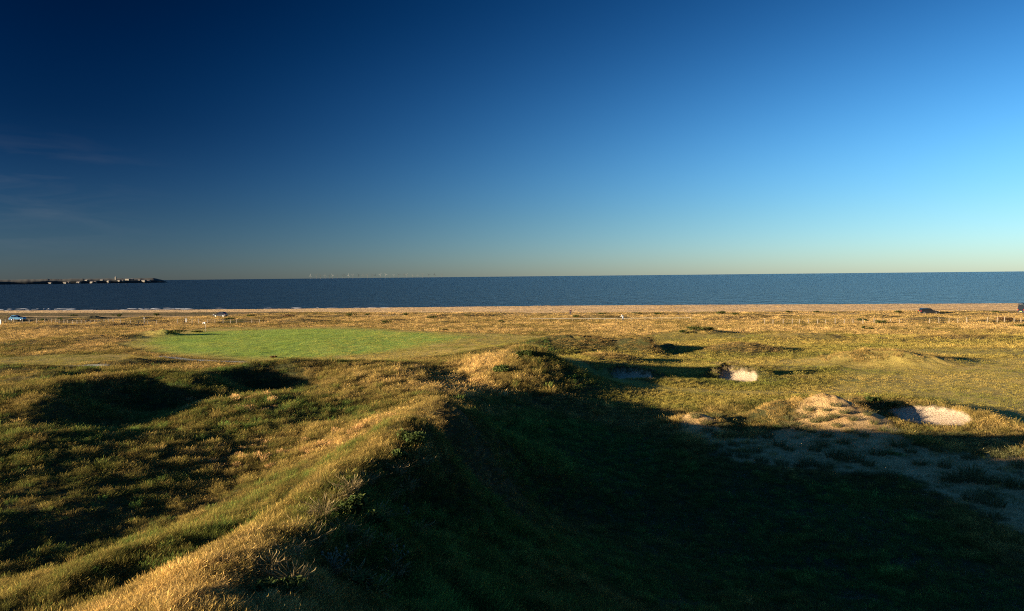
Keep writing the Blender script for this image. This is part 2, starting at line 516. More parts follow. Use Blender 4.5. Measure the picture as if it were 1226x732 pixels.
# ------------------------------------------------------------------ sea
def sea_material():
    m, nt, out = new_mat('sea')
    pos = nd(nt, 'ShaderNodeNewGeometry').outputs['Position']
    mp = nd(nt, 'ShaderNodeMapping'); nt.links.new(pos, mp.inputs['Vector'])
    mp.inputs['Rotation'].default_value = (0, 0, R(7)); mp.inputs['Scale'].default_value = (.55, 1.0, 1)
    w1 = noise(nt, mp.outputs[0], .16, 5, .6, .3)
    w2 = noise(nt, mp.outputs[0], .9, 4, .6)
    wind = noise(nt, mp.outputs[0], .006, 4)
    mp2 = nd(nt, 'ShaderNodeMapping'); nt.links.new(pos, mp2.inputs['Vector'])
    mp2.inputs['Rotation'].default_value = (0, 0, R(-7)); mp2.inputs['Scale'].default_value = (.22, .045, 1)
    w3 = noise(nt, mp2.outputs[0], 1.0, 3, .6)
    h = mth(nt, 'ADD', mth(nt, 'MULTIPLY', w1, 6.5), mth(nt, 'MULTIPLY', w2, 1.0))
    h = mth(nt, 'ADD', h, mth(nt, 'MULTIPLY', w3, 13.0))
    h = mth(nt, 'MULTIPLY', h, mth(nt, 'ADD', .75, mth(nt, 'MULTIPLY', wind, .5)))
    bp = nd(nt, 'ShaderNodeBump'); bp.inputs['Strength'].default_value = 1; bp.inputs['Distance'].default_value = 1.0
    nt.links.new(h, bp.inputs['Height'])
    ripple_light = nd(nt, 'ShaderNodeMapRange'); nt.links.new(w3, ripple_light.inputs['Value']); ripple_light.inputs['From Min'].default_value = .42; ripple_light.inputs['From Max'].default_value = .68
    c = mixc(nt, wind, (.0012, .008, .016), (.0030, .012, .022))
    c = mixc(nt, mth(nt, 'MULTIPLY', ripple_light.outputs[0], .75), c, (.018, .032, .040))  # light on the ripple faces painted into the base colour as paler bands
    b = nd(nt, 'ShaderNodeBsdfPrincipled')
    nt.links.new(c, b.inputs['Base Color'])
    b.inputs['Roughness'].default_value = .22; b.inputs['IOR'].default_value = 1.33
    nt.links.new(bp.outputs[0], b.inputs['Normal'])
    nt.links.new(b.outputs[0], out.inputs[0])
    return m


SEA_Z = -1.5
rs = [0]
r_ = 60.0
while r_ < 45000:
    rs.append(r_); r_ *= 1.35
angs = [R(a) for a in range(-180, 180, 6)]
vs = [(0, 0, SEA_Z - 30)]; fs = []
rings = []
for r in [200, 260, 340, 500, 800, 1500, 3000, 6000, 12000, 24000, 45000]:
    rings.append(r)
vs = []
for r in rings:
    for a in angs:
        vs.append((r * math.sin(a), r * math.cos(a), SEA_Z))
na = len(angs)
for i in range(len(rings) - 1):
    for j in range(na):
        # sea only in front of the coast; behind the camera the land goes on
        am = (angs[j] + angs[(j + 1) % na]) / 2 if j < na - 1 else math.pi
        if abs(am) < R(99):
            fs.append((i * na + j, i * na + (j + 1) % na, (i + 1) * na + (j + 1) % na, (i + 1) * na + j))
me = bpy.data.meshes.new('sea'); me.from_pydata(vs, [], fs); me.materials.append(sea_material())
o = bpy.data.objects.new('sea', me); COL.objects.link(o); o['kind'] = 'structure'
bm = bmesh.new(); bm.from_mesh(me)
bmesh.ops.delete(bm, geom=[v for v in bm.verts if not v.link_faces], context='VERTS')
bmesh.ops.recalc_face_normals(bm, faces=bm.faces); bm.to_mesh(me); bm.free()
if me.polygons[0].normal.z < 0:
    me.flip_normals()
# farmland behind the camera and past the sheet's edge
vs = []; fs = []
rings = [330, 1000, 5000, 30000]
for r in rings:
    for a in angs:
        vs.append((r * math.sin(a), r * math.cos(a), -.1 if r > 340 else -.3))
for i in range(len(rings) - 1):
    for j in range(na):
        am = (angs[j] + angs[(j + 1) % na]) / 2 if j < na - 1 else math.pi
        if abs(am) > R(99):
            fs.append((i * na + j, (i + 1) * na + j, (i + 1) * na + (j + 1) % na, i * na + (j + 1) % na))
me = bpy.data.meshes.new('inland_fields'); me.from_pydata(vs, [], fs); me.materials.append(plain_mat('inland', (.12, .11, .04), .9, scale=.02, var=.4))
o = bpy.data.objects.new('inland_fields', me); COL.objects.link(o); o['kind'] = 'structure'


# ------------------------------------------------------------------ grass
def grass_material(name, trans=.35):
    m, nt, out = new_mat(name)
    t = attr(nt, 'tint', 'INSTANCER').outputs['Color']
    v = attr(nt, 'shade').outputs['Fac']
    c = mixc(nt, v, t, (1.25, 1.12, .8), 'MULTIPLY')
    hs = nd(nt, 'ShaderNodeHueSaturation'); nt.links.new(c, hs.inputs['Color'])
    nt.links.new(mth(nt, 'ADD', .62, mth(nt, 'MULTIPLY', v, .75)), hs.inputs['Value'])
    d = nd(nt, 'ShaderNodeBsdfDiffuse'); nt.links.new(hs.outputs[0], d.inputs[0])
    tr = nd(nt, 'ShaderNodeBsdfTranslucent'); nt.links.new(hs.outputs[0], tr.inputs[0])
    mx = nd(nt, 'ShaderNodeMixShader'); mx.inputs[0].default_value = trans
    nt.links.new(d.outputs[0], mx.inputs[1]); nt.links.new(tr.outputs[0], mx.inputs[2])
    nt.links.new(mx.outputs[0], out.inputs[0])
    return m


M_GRASS = grass_material('grass_blades')


def tuft_mesh(name, n, hmin, hmax, spread, width, lean, bend, seed, heads=0.0, mat=None):
    r = random.Random(seed)
    vs, fs, sh = [], [], []
    for i in range(n):
        a = r.uniform(0, 2 * math.pi); rad = spread * math.sqrt(r.random())
        x, y = rad * math.cos(a), rad * math.sin(a)
        h = r.uniform(hmin, hmax) * (1 - .35 * (rad / spread) ** 2)
        la = a + r.gauss(0, .7); l = lean * (rad / spread * .8 + r.random() * .5)
        dx, dy = math.cos(la) * l * h + .10 * h, math.sin(la) * l * h + .06 * h
        w = width * r.uniform(.6, 1.2); wa = r.uniform(0, math.pi)
        wx, wy = math.cos(wa) * w / 2, math.sin(wa) * w / 2
        b = bend * r.uniform(.5, 1.3)
        p0 = (x, y, -.05); p1 = (x + dx * .4, y + dy * .4, h * .6); p2 = (x + dx * (1 + b), y + dy * (1 + b), h * (1 - .25 * b))
        k = len(vs)
        s = r.random()
        if heads and r.random() < heads:
            vs += [(p0[0] - wx * .5, p0[1] - wy * .5, p0[2]), (p0[0] + wx * .5, p0[1] + wy * .5, p0[2]), (p1[0] + wx * .5, p1[1] + wy * .5, p1[2]), (p1[0] - wx * .5, p1[1] - wy * .5, p1[2]),
                   (p2[0] + wx * 2.4, p2[1] + wy * 2.4, p2[2] * .93), (p2[0] - wx * 2.4, p2[1] - wy * 2.4, p2[2] * .93), (p2[0] + dx * .2, p2[1] + dy * .2, p2[2] * 1.1)]
            fs += [(k, k + 1, k + 2, k + 3), (k + 3, k + 2, k + 4, k + 5), (k + 5, k + 4, k + 6)]
            sh += [s, s, s, s, 1, 1, 1]
        else:
            vs += [(p0[0] - wx, p0[1] - wy, p0[2]), (p0[0] + wx, p0[1] + wy, p0[2]), (p1[0] + wx * .8, p1[1] + wy * .8, p1[2]), (p1[0] - wx * .8, p1[1] - wy * .8, p1[2]), p2]
            fs += [(k, k + 1, k + 2, k + 3), (k + 3, k + 2, k + 4)]
            sh += [s] * 5
    me = bpy.data.meshes.new(name); me.from_pydata(vs, [], fs)
    at = me.attributes.new('shade', 'FLOAT', 'POINT'); at.data.foreach_set('value', np.array(sh, np.float32))
    me.materials.append(mat or M_GRASS)
    return me


def proto(name, me):
    o = bpy.data.objects.new(name, me)      # prototype mesh holder, not linked into the scene
    return o


PROTO = bpy.data.collections.new('tuft_kinds')
_kinds = [
    tuft_mesh('fescue', 96, .10, .25, .27, .0075, .55, .35, 1),
    tuft_mesh('fescue_thin', 80, .10, .32, .26, .0068, .65, .45, 2, .25),
    tuft_mesh('long_grass', 90, .20, .44, .31, .0085, .45, .40, 3, .2),
    tuft_mesh('low_turf', 84, .06, .16, .28, .010, .9, .3, 4),
    tuft_mesh('meadow_clump', 60, .14, .36, .56, .024, .45, .30, 5, .2),
    tuft_mesh('seed_grass', 46, .24, .44, .24, .010, .28, .20, 6, .9),
]
for i, me in enumerate(_kinds):
    o = proto('tuft_%s' % 'abcdefgh'[i], me); PROTO.objects.link(o)


def scatter_tree(name):
    ng = bpy.data.node_groups.new(name, 'GeometryNodeTree')
    ng.interface.new_socket('Geometry', in_out='INPUT', socket_type='NodeSocketGeometry')
    ng.interface.new_socket('Geometry', in_out='OUTPUT', socket_type='NodeSocketGeometry')
    gi = ng.nodes.new('NodeGroupInput'); go = ng.nodes.new('NodeGroupOutput')
    ci = ng.nodes.new('GeometryNodeCollectionInfo'); ci.inputs['Collection'].default_value = PROTO
    ci.inputs['Separate Children'].default_value = True; ci.inputs['Reset Children'].default_value = True
    ip = ng.nodes.new('GeometryNodeInstanceOnPoints'); ip.inputs['Pick Instance'].default_value = True

    def na(nm, t):
        n = ng.nodes.new('GeometryNodeInputNamedAttribute'); n.data_type = t; n.inputs['Name'].default_value = nm
        return n.outputs['Attribute']
    ng.links.new(gi.outputs[0], ip.inputs['Points'])
    ng.links.new(ci.outputs[0], ip.inputs['Instance'])
    ng.links.new(na('kindno', 'INT'), ip.inputs['Instance Index'])
    ng.links.new(na('turn', 'FLOAT_VECTOR'), ip.inputs['Rotation'])
    ng.links.new(na('size', 'FLOAT_VECTOR'), ip.inputs['Scale'])
    ng.links.new(ip.outputs[0], go.inputs[0])
    return ng


SCATTER = scatter_tree('scatter_tufts')


def scatter(name, pts, kindno, size, tint):
    n = len(pts)
    me = bpy.data.meshes.new(name)
    me.vertices.add(n); me.vertices.foreach_set('co', np.asarray(pts, np.float32).ravel())
    a = me.attributes.new('kindno', 'INT', 'POINT'); a.data.foreach_set('value', np.asarray(kindno, np.int32))
    rot = np.zeros((n, 3), np.float32)
    rot[:, 2] = rng.uniform(-.9, .9, n); rot[:, 0] = rng.normal(0, .12, n); rot[:, 1] = rng.normal(0, .12, n)
    a = me.attributes.new('turn', 'FLOAT_VECTOR', 'POINT'); a.data.foreach_set('vector', rot.ravel())
    a = me.attributes.new('size', 'FLOAT_VECTOR', 'POINT'); a.data.foreach_set('vector', np.asarray(size, np.float32).ravel())
    a = me.attributes.new('tint', 'FLOAT_COLOR', 'POINT'); a.data.foreach_set('color', np.concatenate([tint, np.ones((n, 1))], 1).astype(np.float32).ravel())
    o = bpy.data.objects.new(name, me); COL.objects.link(o)
    md = o.modifiers.new('scatter', 'NODES'); md.node_group = SCATTER
    o['kind'] = 'stuff'
    return o


def lerp_pal(t, stops):
    ps = np.array([s[0] for s in stops]); cs = np.array([s[1] for s in stops])
    return np.stack([np.interp(t, ps, cs[:, i]) for i in range(3)], -1)


STRAW = [(0, (.085, .165, .045)), (.3, (.118, .114, .037)), (.55, (.205, .162, .060)), (.8, (.345, .258, .105)), (1, (.490, .350, .160))]


def grow():
    pts = []
    r = 6.0
    K = .0055
    while r < 235:
        sp = max(.075, K * r)
        n = int(R(108) * r / sp)
        a = np.linspace(-R(54), R(54), n) + rng.normal(0, .45, n) * sp / r
        rad = r + rng.uniform(-.6, .6, n) * sp
        pts.append(np.stack([rad * np.sin(a), rad * np.cos(a), np.full(n, sp)], -1))
        r += sp
    p = np.concatenate(pts); x, y, sp = p[:, 0], p[:, 1], p[:, 2]
    Z = zones(x, y)
    s = coast(x, y)
    patch = fbm(x / 3.5, y / 3.5, 3, 81); tall = fbm(x / 7, y / 7, 3, 83)
    keep = (1 - np.clip(Z['bunker'] * 3, 0, 1)) * (1 - np.clip(Z['path'] * 2.5, 0, 1))
    keep = keep * (1 - .62 * sstep(.35, .85, Z['fairway']))
    keep = keep * (1 - .93 * np.clip(Z['waste'] * 1.5, 0, 1)) * (1 - .985 * np.clip(Z['beach'] * 1.4, 0, 1))
    keep = keep * np.maximum(sstep(-.75, -.2, patch), np.clip(Z['fairway'] * 2, 0, 1))
    keep = keep * (s < 4)
    m = rng.random(len(x)) < keep
    x, y, sp, patch, tall, s = x[m], y[m], sp[m], patch[m], tall[m], s[m]
    Z = {k: v[m] for k, v in Z.items()}
    z = height(x, y)
    n = len(x)
    dry = Z['dry'] + rng.normal(0, .13, n) + .25 * patch
    far = y > 85
    kind = np.where(z > 1.3, rng.choice([0, 1, 1, 2, 2, 3], n), rng.choice([0, 0, 1, 3, 3, 3], n))
    kind = np.where(tall > .25, np.where(rng.random(n) < .6, 2, kind), kind)
    kind = np.where(tall < -.25, np.where(rng.random(n) < .6, 3, kind), kind)
    kind = np.where((y < 19) & (kind == 1), 0, kind)
    kind = np.where(far, np.where(rng.random(n) < .8, 4, 1), kind)
    # pinkish flowering-grass bands
    pink = poly_mask(x, y, [(255, 545), (300, 522), (380, 520), (470, 510), (480, 522), (400, 540), (330, 552), (270, 556)], 2.9, .5)
    pink = np.maximum(pink, poly_mask(x, y, [(205, 462), (225, 470), (270, 466), (335, 476), (345, 490), (290, 492), (240, 488), (215, 478)], 3.0, .5))
    pink = np.maximum(pink, poly_mask(x, y, [(505, 492), (530, 474), (565, 476), (560, 490), (540, 500)], 4.6, .4))
    pk = rng.random(n) < pink * .15 * sstep(-.3, .3, fbm(x / .9, y / .9, 2, 91))
    kind = np.where(pk, 5, kind)
    semi = poly_mask(x, y, [(660, 414), (760, 402), (1000, 400), (1400, 398), (1400, 516), (1226, 512), (1110, 482), (1000, 474), (820, 490), (720, 486), (690, 440)], .3, 2.0)
    hump = np.zeros(n)
    for (mx, my, mz, sx, sy, ro, asym) in MOUNDS[:22]:
        c, sn = math.cos(ro), math.sin(ro)
        dx, dy = x - mx, y - my
        u = (dx * c + dy * sn); v = (-dx * sn + dy * c)
        u = np.where(u > 0, u / (sx * asym), u / sx); v = v / sy
        hump = np.maximum(hump, min(1, mz / 1.0) * np.exp(-.8 * (u * u + v * v)))
    hump = sstep(.28, .62, hump + .18 * fbm(x / 1.7, y / 1.7, 3, 131))
    sm = (rng.random(n) < semi * .9 * (1 - .85 * hump)) & (kind != 5)
    kind = np.where(sm, np.where(rng.random(n) < .06, 0, 3), np.where((semi > .5) & (hump > .3), np.where(rng.random(n) < .6, 1, 0), kind))
    semi = semi * (1 - hump)
    Z['fairway'] = Z['fairway'] * (1 - .9 * hump * (x > 5))
    hh = (hump * (x > 5) * (y > 45) * (y < 118))[:, None]
    straw = lerp_pal(np.clip(.62 + .5 * fbm(x / 2.4, y / 2.4, 3, 133) + rng.normal(0, .1, n), 0, 1), [(0, (.10, .085, .032)), (.45, (.25, .185, .070)), (1, (.46, .33, .14))])
    fw = Z['fairway'] > .35
    kind = np.where(fw, 3, kind)
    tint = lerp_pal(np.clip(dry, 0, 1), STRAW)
    tint = tint * np.exp(rng.normal(0, .2, (n, 1)))
    ff = np.clip(.42 + .9 * fbm(x / 14, y / 9, 3, 101) + .35 * fbm(x / 2.5, y / 2, 2, 103) + .16 * sstep(20, 60, x), 0, 1)
    ft = lerp_pal(ff, [(0, (.200, .225, .055)), (.45, (.350, .305, .085)), (1, (.520, .400, .130))])
    gt = lerp_pal(np.clip(.10 + .8 * fbm(x / 11, y / 7, 3, 107) + .75 * sstep(-45, -14, x), 0, 1), [(0, (.330, .420, .085)), (.45, (.450, .455, .112)), (1, (.520, .440, .130))])
    gm = np.clip(Z['green'], 0, 1)[:, None]
    ft = (ft * (1 - gm) + gt * gm) * np.exp(rng.normal(0, .035, (n, 1)))
    fq = np.maximum(sstep(.25, .6, Z['fairway']), .8 * semi * (~pk))[:, None]
    tint = tint * (1 - fq) + ft * fq
    tint = tint * (1 - hh) + straw * np.exp(rng.normal(0, .15, (n, 1))) * hh
    tint[pk] = np.array([.42, .285, .155]) * np.exp(rng.normal(0, .15, (pk.sum(), 1)))
    # scale: clumps stay the spacing's width so that cover is even with distance
    w = np.clip(sp / .24, .6, 3.0)
    w = np.where(kind == 4, np.clip(sp / .55, .6, 2.4), w)
    h = np.clip(.75 + .45 * tall + rng.normal(0, .18, n), .35, 1.7) * np.where(y < 14, .8, 1)
    hum = np.clip(.5 + 1.1 * fbm(x / .9, y / .9, 2, 111), 0, 1.3)
    h = h * np.clip(w, .85, 1.25) * np.where(semi > .5, 1, np.where(y > 90, .75, .5 + 1.1 * hum))
    tint = np.where((fw | (semi > .5))[:, None], tint, tint * (.72 + .5 * hum)[:, None])
    h = h * np.where(y < 32, .72, np.where((y < 75) & (x < 0), .8, 1.0))
    h = np.where(fw, .40 - .15 * Z['green'], h)
    w = np.where(fw, w * 1.15, w)
    size = np.stack([w, w, h], -1)
    P3 = np.stack([x, y, z - .01], -1)
    fr = y > 95
    scatter('rough_grass', P3[~fr & ~pk], kind[~fr & ~pk], size[~fr & ~pk], tint[~fr & ~pk])
    scatter('flowering_grass', P3[pk], kind[pk], size[pk] * 1.0, tint[pk])
    scatter('meadow_grass', P3[fr & ~pk], kind[fr & ~pk], size[fr & ~pk], tint[fr & ~pk])
    print('tufts', n)


GRASS = True
if GRASS:
    grow()

# ------------------------------------------------------------------ things: helpers
class MB:
    """collects shapes into one mesh"""
    def __init__(self):
        self.v = []; self.f = []

    def add(self, vs, fs, M=None):
        k = len(self.v)
        self.v += [tuple(M @ Vector(p)) if M is not None else tuple(p) for p in vs]
        self.f += [tuple(i + k for i in f) for f in fs]
        return self

    def box(self, x0, x1, y0, y1, z0, z1, taper=0.0):
        t = taper
        vs = [(x0, y0, z0), (x1, y0, z0), (x1, y1, z0), (x0, y1, z0), (x0 + t, y0 + t, z1), (x1 - t, y0 + t, z1), (x1 - t, y1 - t, z1), (x0 + t, y1 - t, z1)]
        return self.add(vs, [(0, 3, 2, 1), (4, 5, 6, 7), (0, 1, 5, 4), (1, 2, 6, 5), (2, 3, 7, 6), (3, 0, 4, 7)])

    def tube(self, pts, rads, n=6):
        pts = [Vector(p) for p in pts]; k = len(self.v); m = len(pts)
        for i, p in enumerate(pts):
            d = (pts[min(i + 1, m - 1)] - pts[max(i - 1, 0)]).normalized()
            a = d.cross(Vector((0, 0, 1)) if abs(d.z) < .9 else Vector((1, 0, 0))).normalized(); b = d.cross(a)
            for j in range(n):
                t = 2 * math.pi * j / n
                self.v.append(tuple(p + (a * math.cos(t) + b * math.sin(t)) * rads[i]))
        for i in range(m - 1):
            for j in range(n):
                self.f.append((k + i * n + j, k + i * n + (j + 1) % n, k + (i + 1) * n + (j + 1) % n, k + (i + 1) * n + j))
        self.f.append(tuple(k + j for j in range(n))[::-1]); self.f.append(tuple(k + (m - 1) * n + j for j in range(n)))
        return self

    def lathe(self, prof, n=20, axis='y', at=(0, 0, 0)):
        """profile of (radius, along) pairs, turned about an axis"""
        k = len(self.v)
        for r, h in prof:
            for j in range(n):
                t = 2 * math.pi * j / n
                p = (r * math.cos(t), h, r * math.sin(t)) if axis == 'y' else (r * math.cos(t), r * math.sin(t), h)
                self.v.append((p[0] + at[0], p[1] + at[1], p[2] + at[2]))
        for i in range(len(prof) - 1):
            for j in range(n):
                self.f.append((k + i * n + j, k + i * n + (j + 1) % n, k + (i + 1) * n + (j + 1) % n, k + (i + 1) * n + j))
        return self

    def mesh(self, name, mat, smooth=False, bevel=0.0):
        me = bpy.data.meshes.new(name); me.from_pydata(self.v, [], self.f)
        bm = bmesh.new(); bm.from_mesh(me)
        bmesh.ops.recalc_face_normals(bm, faces=bm.faces)
        if bevel:
            ed = [e for e in bm.edges if len(e.link_faces) == 2 and e.calc_face_angle(0) > .5]
            bmesh.ops.bevel(bm, geom=ed, offset=bevel, segments=2, profile=.6, affect='EDGES')
        bm.to_mesh(me); bm.free()
        me.polygons.foreach_set('use_smooth', [smooth] * len(me.polygons))
        me.materials.append(mat)
        return me

    def obj(self, name, mat, parent=None, smooth=False, bevel=0.0, label=None):
        o = bpy.data.objects.new(name, self.mesh(name, mat, smooth, bevel)); COL.objects.link(o)
        o.parent = parent
        if label:
            o['label'] = label
        return o


def thing(name, label, cat, loc, rz=0.0, group=None, mesh=None):
    o = bpy.data.objects.new(name, mesh); COL.objects.link(o)
    o.location = loc; o.rotation_euler = (0, 0, rz)
    o['label'] = label; o['category'] = cat
    if group:
        o['group'] = group
    return o


def base(px, py):
    return hit(px, py)


# ------------------------------------------------------------------ vehicles
M_TYRE = plain_mat('tyre', (.018, .018, .018), .85)
M_RIM = plain_mat('alloy', (.45, .45, .46), .35, .9)
M_GLASS = plain_mat('dark_glass', (.012, .014, .016), .06, 0, .05)
M_RED = plain_mat('red_lens', (.45, .02, .015), .2)
M_LAMP = plain_mat('lamp_lens', (.75, .75, .72), .12)
M_TRIM = plain_mat('black_trim', (.02, .02, .022), .6)
M_PLATE = plain_mat('plate', (.75, .62, .10), .5)


def car(name, label, loc, heading, paint, L=4.4, W=1.78, H=1.5, kind='hatch', rack=False):
    """front toward +x"""
    t = thing(name, label, 'van' if kind == 'van' else 'car', loc, heading)
    zb, belt = .24, H * .60
    hx = L / 2
    if kind == 'van':
        hood, ws, rear = hx * .72, hx * .50, -hx * .985
        belt = H * .50
    elif kind == 'suv':
        hood, ws, rear = hx * .42, hx * .14, -hx * .93
    else:
        hood, ws, rear = hx * .40, hx * .08, -hx * .80
    # lower body
    prof = [(-hx, .42), (-hx * .985, belt * .82), (-hx * .95, belt), (hood, belt + .02), (hx * .86, belt * .90), (hx * .985, belt * .70), (hx, .45), (hx * .97, zb), (-hx * .96, zb)]
    m = MB(); n = len(prof); vs = []
    for sgn in (-1, 1):
        for (x, z) in prof:
            w = W / 2 * (1 - .10 * max(0, abs(x) / hx - .7) / .3) * (1 - .05 * (z > belt * .85))
            vs.append((x, sgn * w, z))
    fs = [tuple(range(n)), tuple(range(n, 2 * n))] + [(i, (i + 1) % n, n + (i + 1) % n, n + i) for i in range(n)]
    m.add(vs, fs)
    body = m.obj('body', paint, t, False, .05)
    # roof and pillars
    rw0, rw1 = W / 2 * .95, W / 2 * .78
    roof = [(rear, belt), (rear + .12 + .10 * (kind == 'hatch') * 2, H - .06), (rear + .5, H), (ws - .55, H), (ws - .15, H - .07), (hood, belt)]
    m = MB(); n = len(roof)
    vs = [(x, s * (rw0 + (rw1 - rw0) * (z - belt) / (H - belt)), z - .01) for s in (-1, 1) for (x, z) in roof]
    fs = [tuple(range(n)), tuple(range(n, 2 * n))] + [(i, (i + 1) % n, n + (i + 1) % n, n + i) for i in range(n)]
    m.add(vs, fs); m.obj('roof', paint, t, False, .045)

    def yw(z, proud=.006):
        return rw0 + (rw1 - rw0) * (z - belt) / (H - belt) + proud
    z0, z1 = belt + .07, H - .13

    def xa(z):
        return rear + (.12 + .2 * (kind == 'hatch')) * (z - belt) / (H - .06 - belt)

    def xf(z):
        return hood + (ws - .15 - hood) * (z - belt) / (H - .07 - belt)
    mid = (rear + ws) / 2
    for s in (-1, 1):
        for (a0, a1, b0, b1) in ((xa(z0) + .14, xa(z1) + .20, mid - .04, mid - .04), (mid + .04, mid + .04, xf(z0) - .14, xf(z1) - .10)):
            q = MB().add([(a0, s * yw(z0), z0), (b0, s * yw(z0), z0), (b1, s * yw(z1), z1), (a1, s * yw(z1), z1),
                          (a0, s * yw(z0, -.02), z0), (b0, s * yw(z0, -.02), z0), (b1, s * yw(z1, -.02), z1), (a1, s * yw(z1, -.02), z1)],
                         [(0, 1, 2, 3), (0, 4, 5, 1), (1, 5, 6, 2), (2, 6, 7, 3), (3, 7, 4, 0)])
            q.obj('window', M_GLASS, t)
    for nm, fx, off in (('windscreen', xf, .02), ('rear_window', xa, -.02)):
        MB().add([(fx(z0) + off, -yw(z0) + .12, z0), (fx(z0) + off, yw(z0) - .12, z0), (fx(z1) + off, yw(z1) - .10, z1), (fx(z1) + off, -yw(z1) + .10, z1),
                  (fx(z0) - off, -yw(z0) + .12, z0), (fx(z0) - off, yw(z0) - .12, z0), (fx(z1) - off, yw(z1) - .10, z1), (fx(z1) - off, -yw(z1) + .10, z1)],
                 [(0, 1, 2, 3), (0, 4, 5, 1), (1, 5, 6, 2), (2, 6, 7, 3), (3, 7, 4, 0)]).obj(nm, M_GLASS, t)
    wr = .36 if kind != 'hatch' else .31
    for sx in (-.62, .64):
        for s in (-1, 1):
            wmb = MB().lathe([(wr * .62, -.11), (wr * .95, -.11), (wr, -.07), (wr, .07), (wr * .95, .11), (wr * .62, .11)], 20)
            wo = wmb.obj('wheel', M_TYRE, t, True); wo.location = (hx * sx, s * (W / 2 - .10), wr)
            rm = MB().lathe([(0, s * .09), (wr * .2, s * .10), (wr * .55, s * .06), (wr * .64, s * .105), (wr * .64, -s * .09)], 20)
            rm.obj('rim', M_RIM, wo, True)
    for s in (-1, 1):
        MB().box(hx * .93, hx * .985, s * W * .36 - .16, s * W * .36 + .16, belt * .72, belt * .86).obj('headlight', M_LAMP, t, False, .02)
        MB().box(-hx * 1.0, -hx * .955, s * W * .40 - .09, s * W * .40 + .09, belt * .72, belt * 1.02).obj('tail_light', M_RED, t, False, .02)
        MB().box(hood - .12, hood + .04, s * (W / 2 + .02), s * (W / 2 + .17), belt + .03, belt + .17).obj('wing_mirror', M_TRIM, t, False, .02)
        MB().box(-hx * .40, hx * .42, s * (W / 2 - .03), s * (W / 2 + .015), zb + .02, zb + .12).obj('side_skirt', M_TRIM, t)
    MB().box(hx * .96, hx * 1.02, -W * .40, W * .40, .28, .50).obj('front_bumper', M_TRIM, t, False, .03)
    MB().box(-hx * 1.02, -hx * .96, -W * .40, W * .40, .28, .50).obj('rear_bumper', M_TRIM, t, False, .03)
    MB().box(-hx * 1.025, -hx * .985, -.26, .26, .53, .64).obj('number_plate', M_PLATE, t)
    if rack:
        r = MB()
        for s in (-1, 1):
            r.tube([(rear - .45, s * rw1 * .9, H + .14), (ws - .2, s * rw1 * .9, H + .14)], [.04, .04])
        for i in range(5):
            x = rear - .4 + (ws - rear) * i / 4.2
            r.tube([(x, -rw1 * .95, H + .12), (x, rw1 * .95, H + .12)], [.03, .03])
            for s in (-1, 1):
                r.tube([(max(x, rear + .2), s * rw1 * .9, H - .06), (x, s * rw1 * .9, H + .14)], [.03, .03])
        r.obj('roof_rack', M_TRIM, t)
        MB().box(rear - .35, ws - .9, -rw1 * .8, rw1 * .8, H + .16, H + .42, .06).obj('roof_box', M_TRIM, t, False, .06)
    return t


P_BLACK = plain_mat('black_paint', (.012, .013, .015), .25, 0, .1, 3, .6)
P_NAVY = plain_mat('dark_paint', (.016, .018, .026), .28, 0, .1, 3, .6)
P_BLUE = plain_mat('blue_paint', (.08, .25, .45), .3, 0, .1, 3, .6)


def put(px, py, dz=0.0):
    x, y, z = base(px, py)
    return (x, y, hz(x, y) + dz)


car('parked_car', 'black estate car parked by the beach, left of the tall black van', put(1112, 376.5, .02), R(-8), P_BLACK, 4.7, 1.85, 1.68, 'suv')
car('parked_car', 'dark rounded hatchback parked on the coastal bank behind the flagstick', put(264, 379.5, .02), R(172), P_NAVY, 4.0, 1.76, 1.52, 'hatch')
car('parked_car', 'light blue hatchback with a dark roof behind the wire fence', put(21, 384.5, .02), R(4), P_BLUE, 4.0, 1.72, 1.5, 'hatch')
car('parked_van', 'tall black van with a loaded roof rack at the end of the beach track', put(1230, 375.5, .02), R(20), P_BLACK, 5.2, 2.0, 2.35, 'van', True)

# ------------------------------------------------------------------ people
def skin_tree(name, pts, edges, mat, levels=1, root=0):
    me = bpy.data.meshes.new(name + '_frame'); me.from_pydata([p[:3] for p in pts], edges, [])
    o = bpy.data.objects.new(name + '_frame', me); COL.objects.link(o)
    o.modifiers.new('skin', 'SKIN')
    if not me.skin_vertices:
        bm = bmesh.new(); bm.from_mesh(me); bm.verts.layers.skin.verify(); bm.to_mesh(me); bm.free()
    sv = me.skin_vertices[0].data
    for i, p in enumerate(pts):
        sv[i].radius = (p[3], p[4] if len(p) > 4 else p[3]); sv[i].use_root = (i == root)
    s = o.modifiers.new('sub', 'SUBSURF'); s.levels = levels; s.render_levels = levels
    dg = bpy.context.evaluated_depsgraph_get()
    res = bpy.data.meshes.new_from_object(o.evaluated_get(dg))
    COL.objects.unlink(o); bpy.data.objects.remove(o)
    res.name = name; res.materials.clear(); res.materials.append(mat)
    res.polygons.foreach_set('use_smooth', [True] * len(res.polygons))
    return res


M_SKIN = plain_mat('skin', (.50, .30, .21), .55)


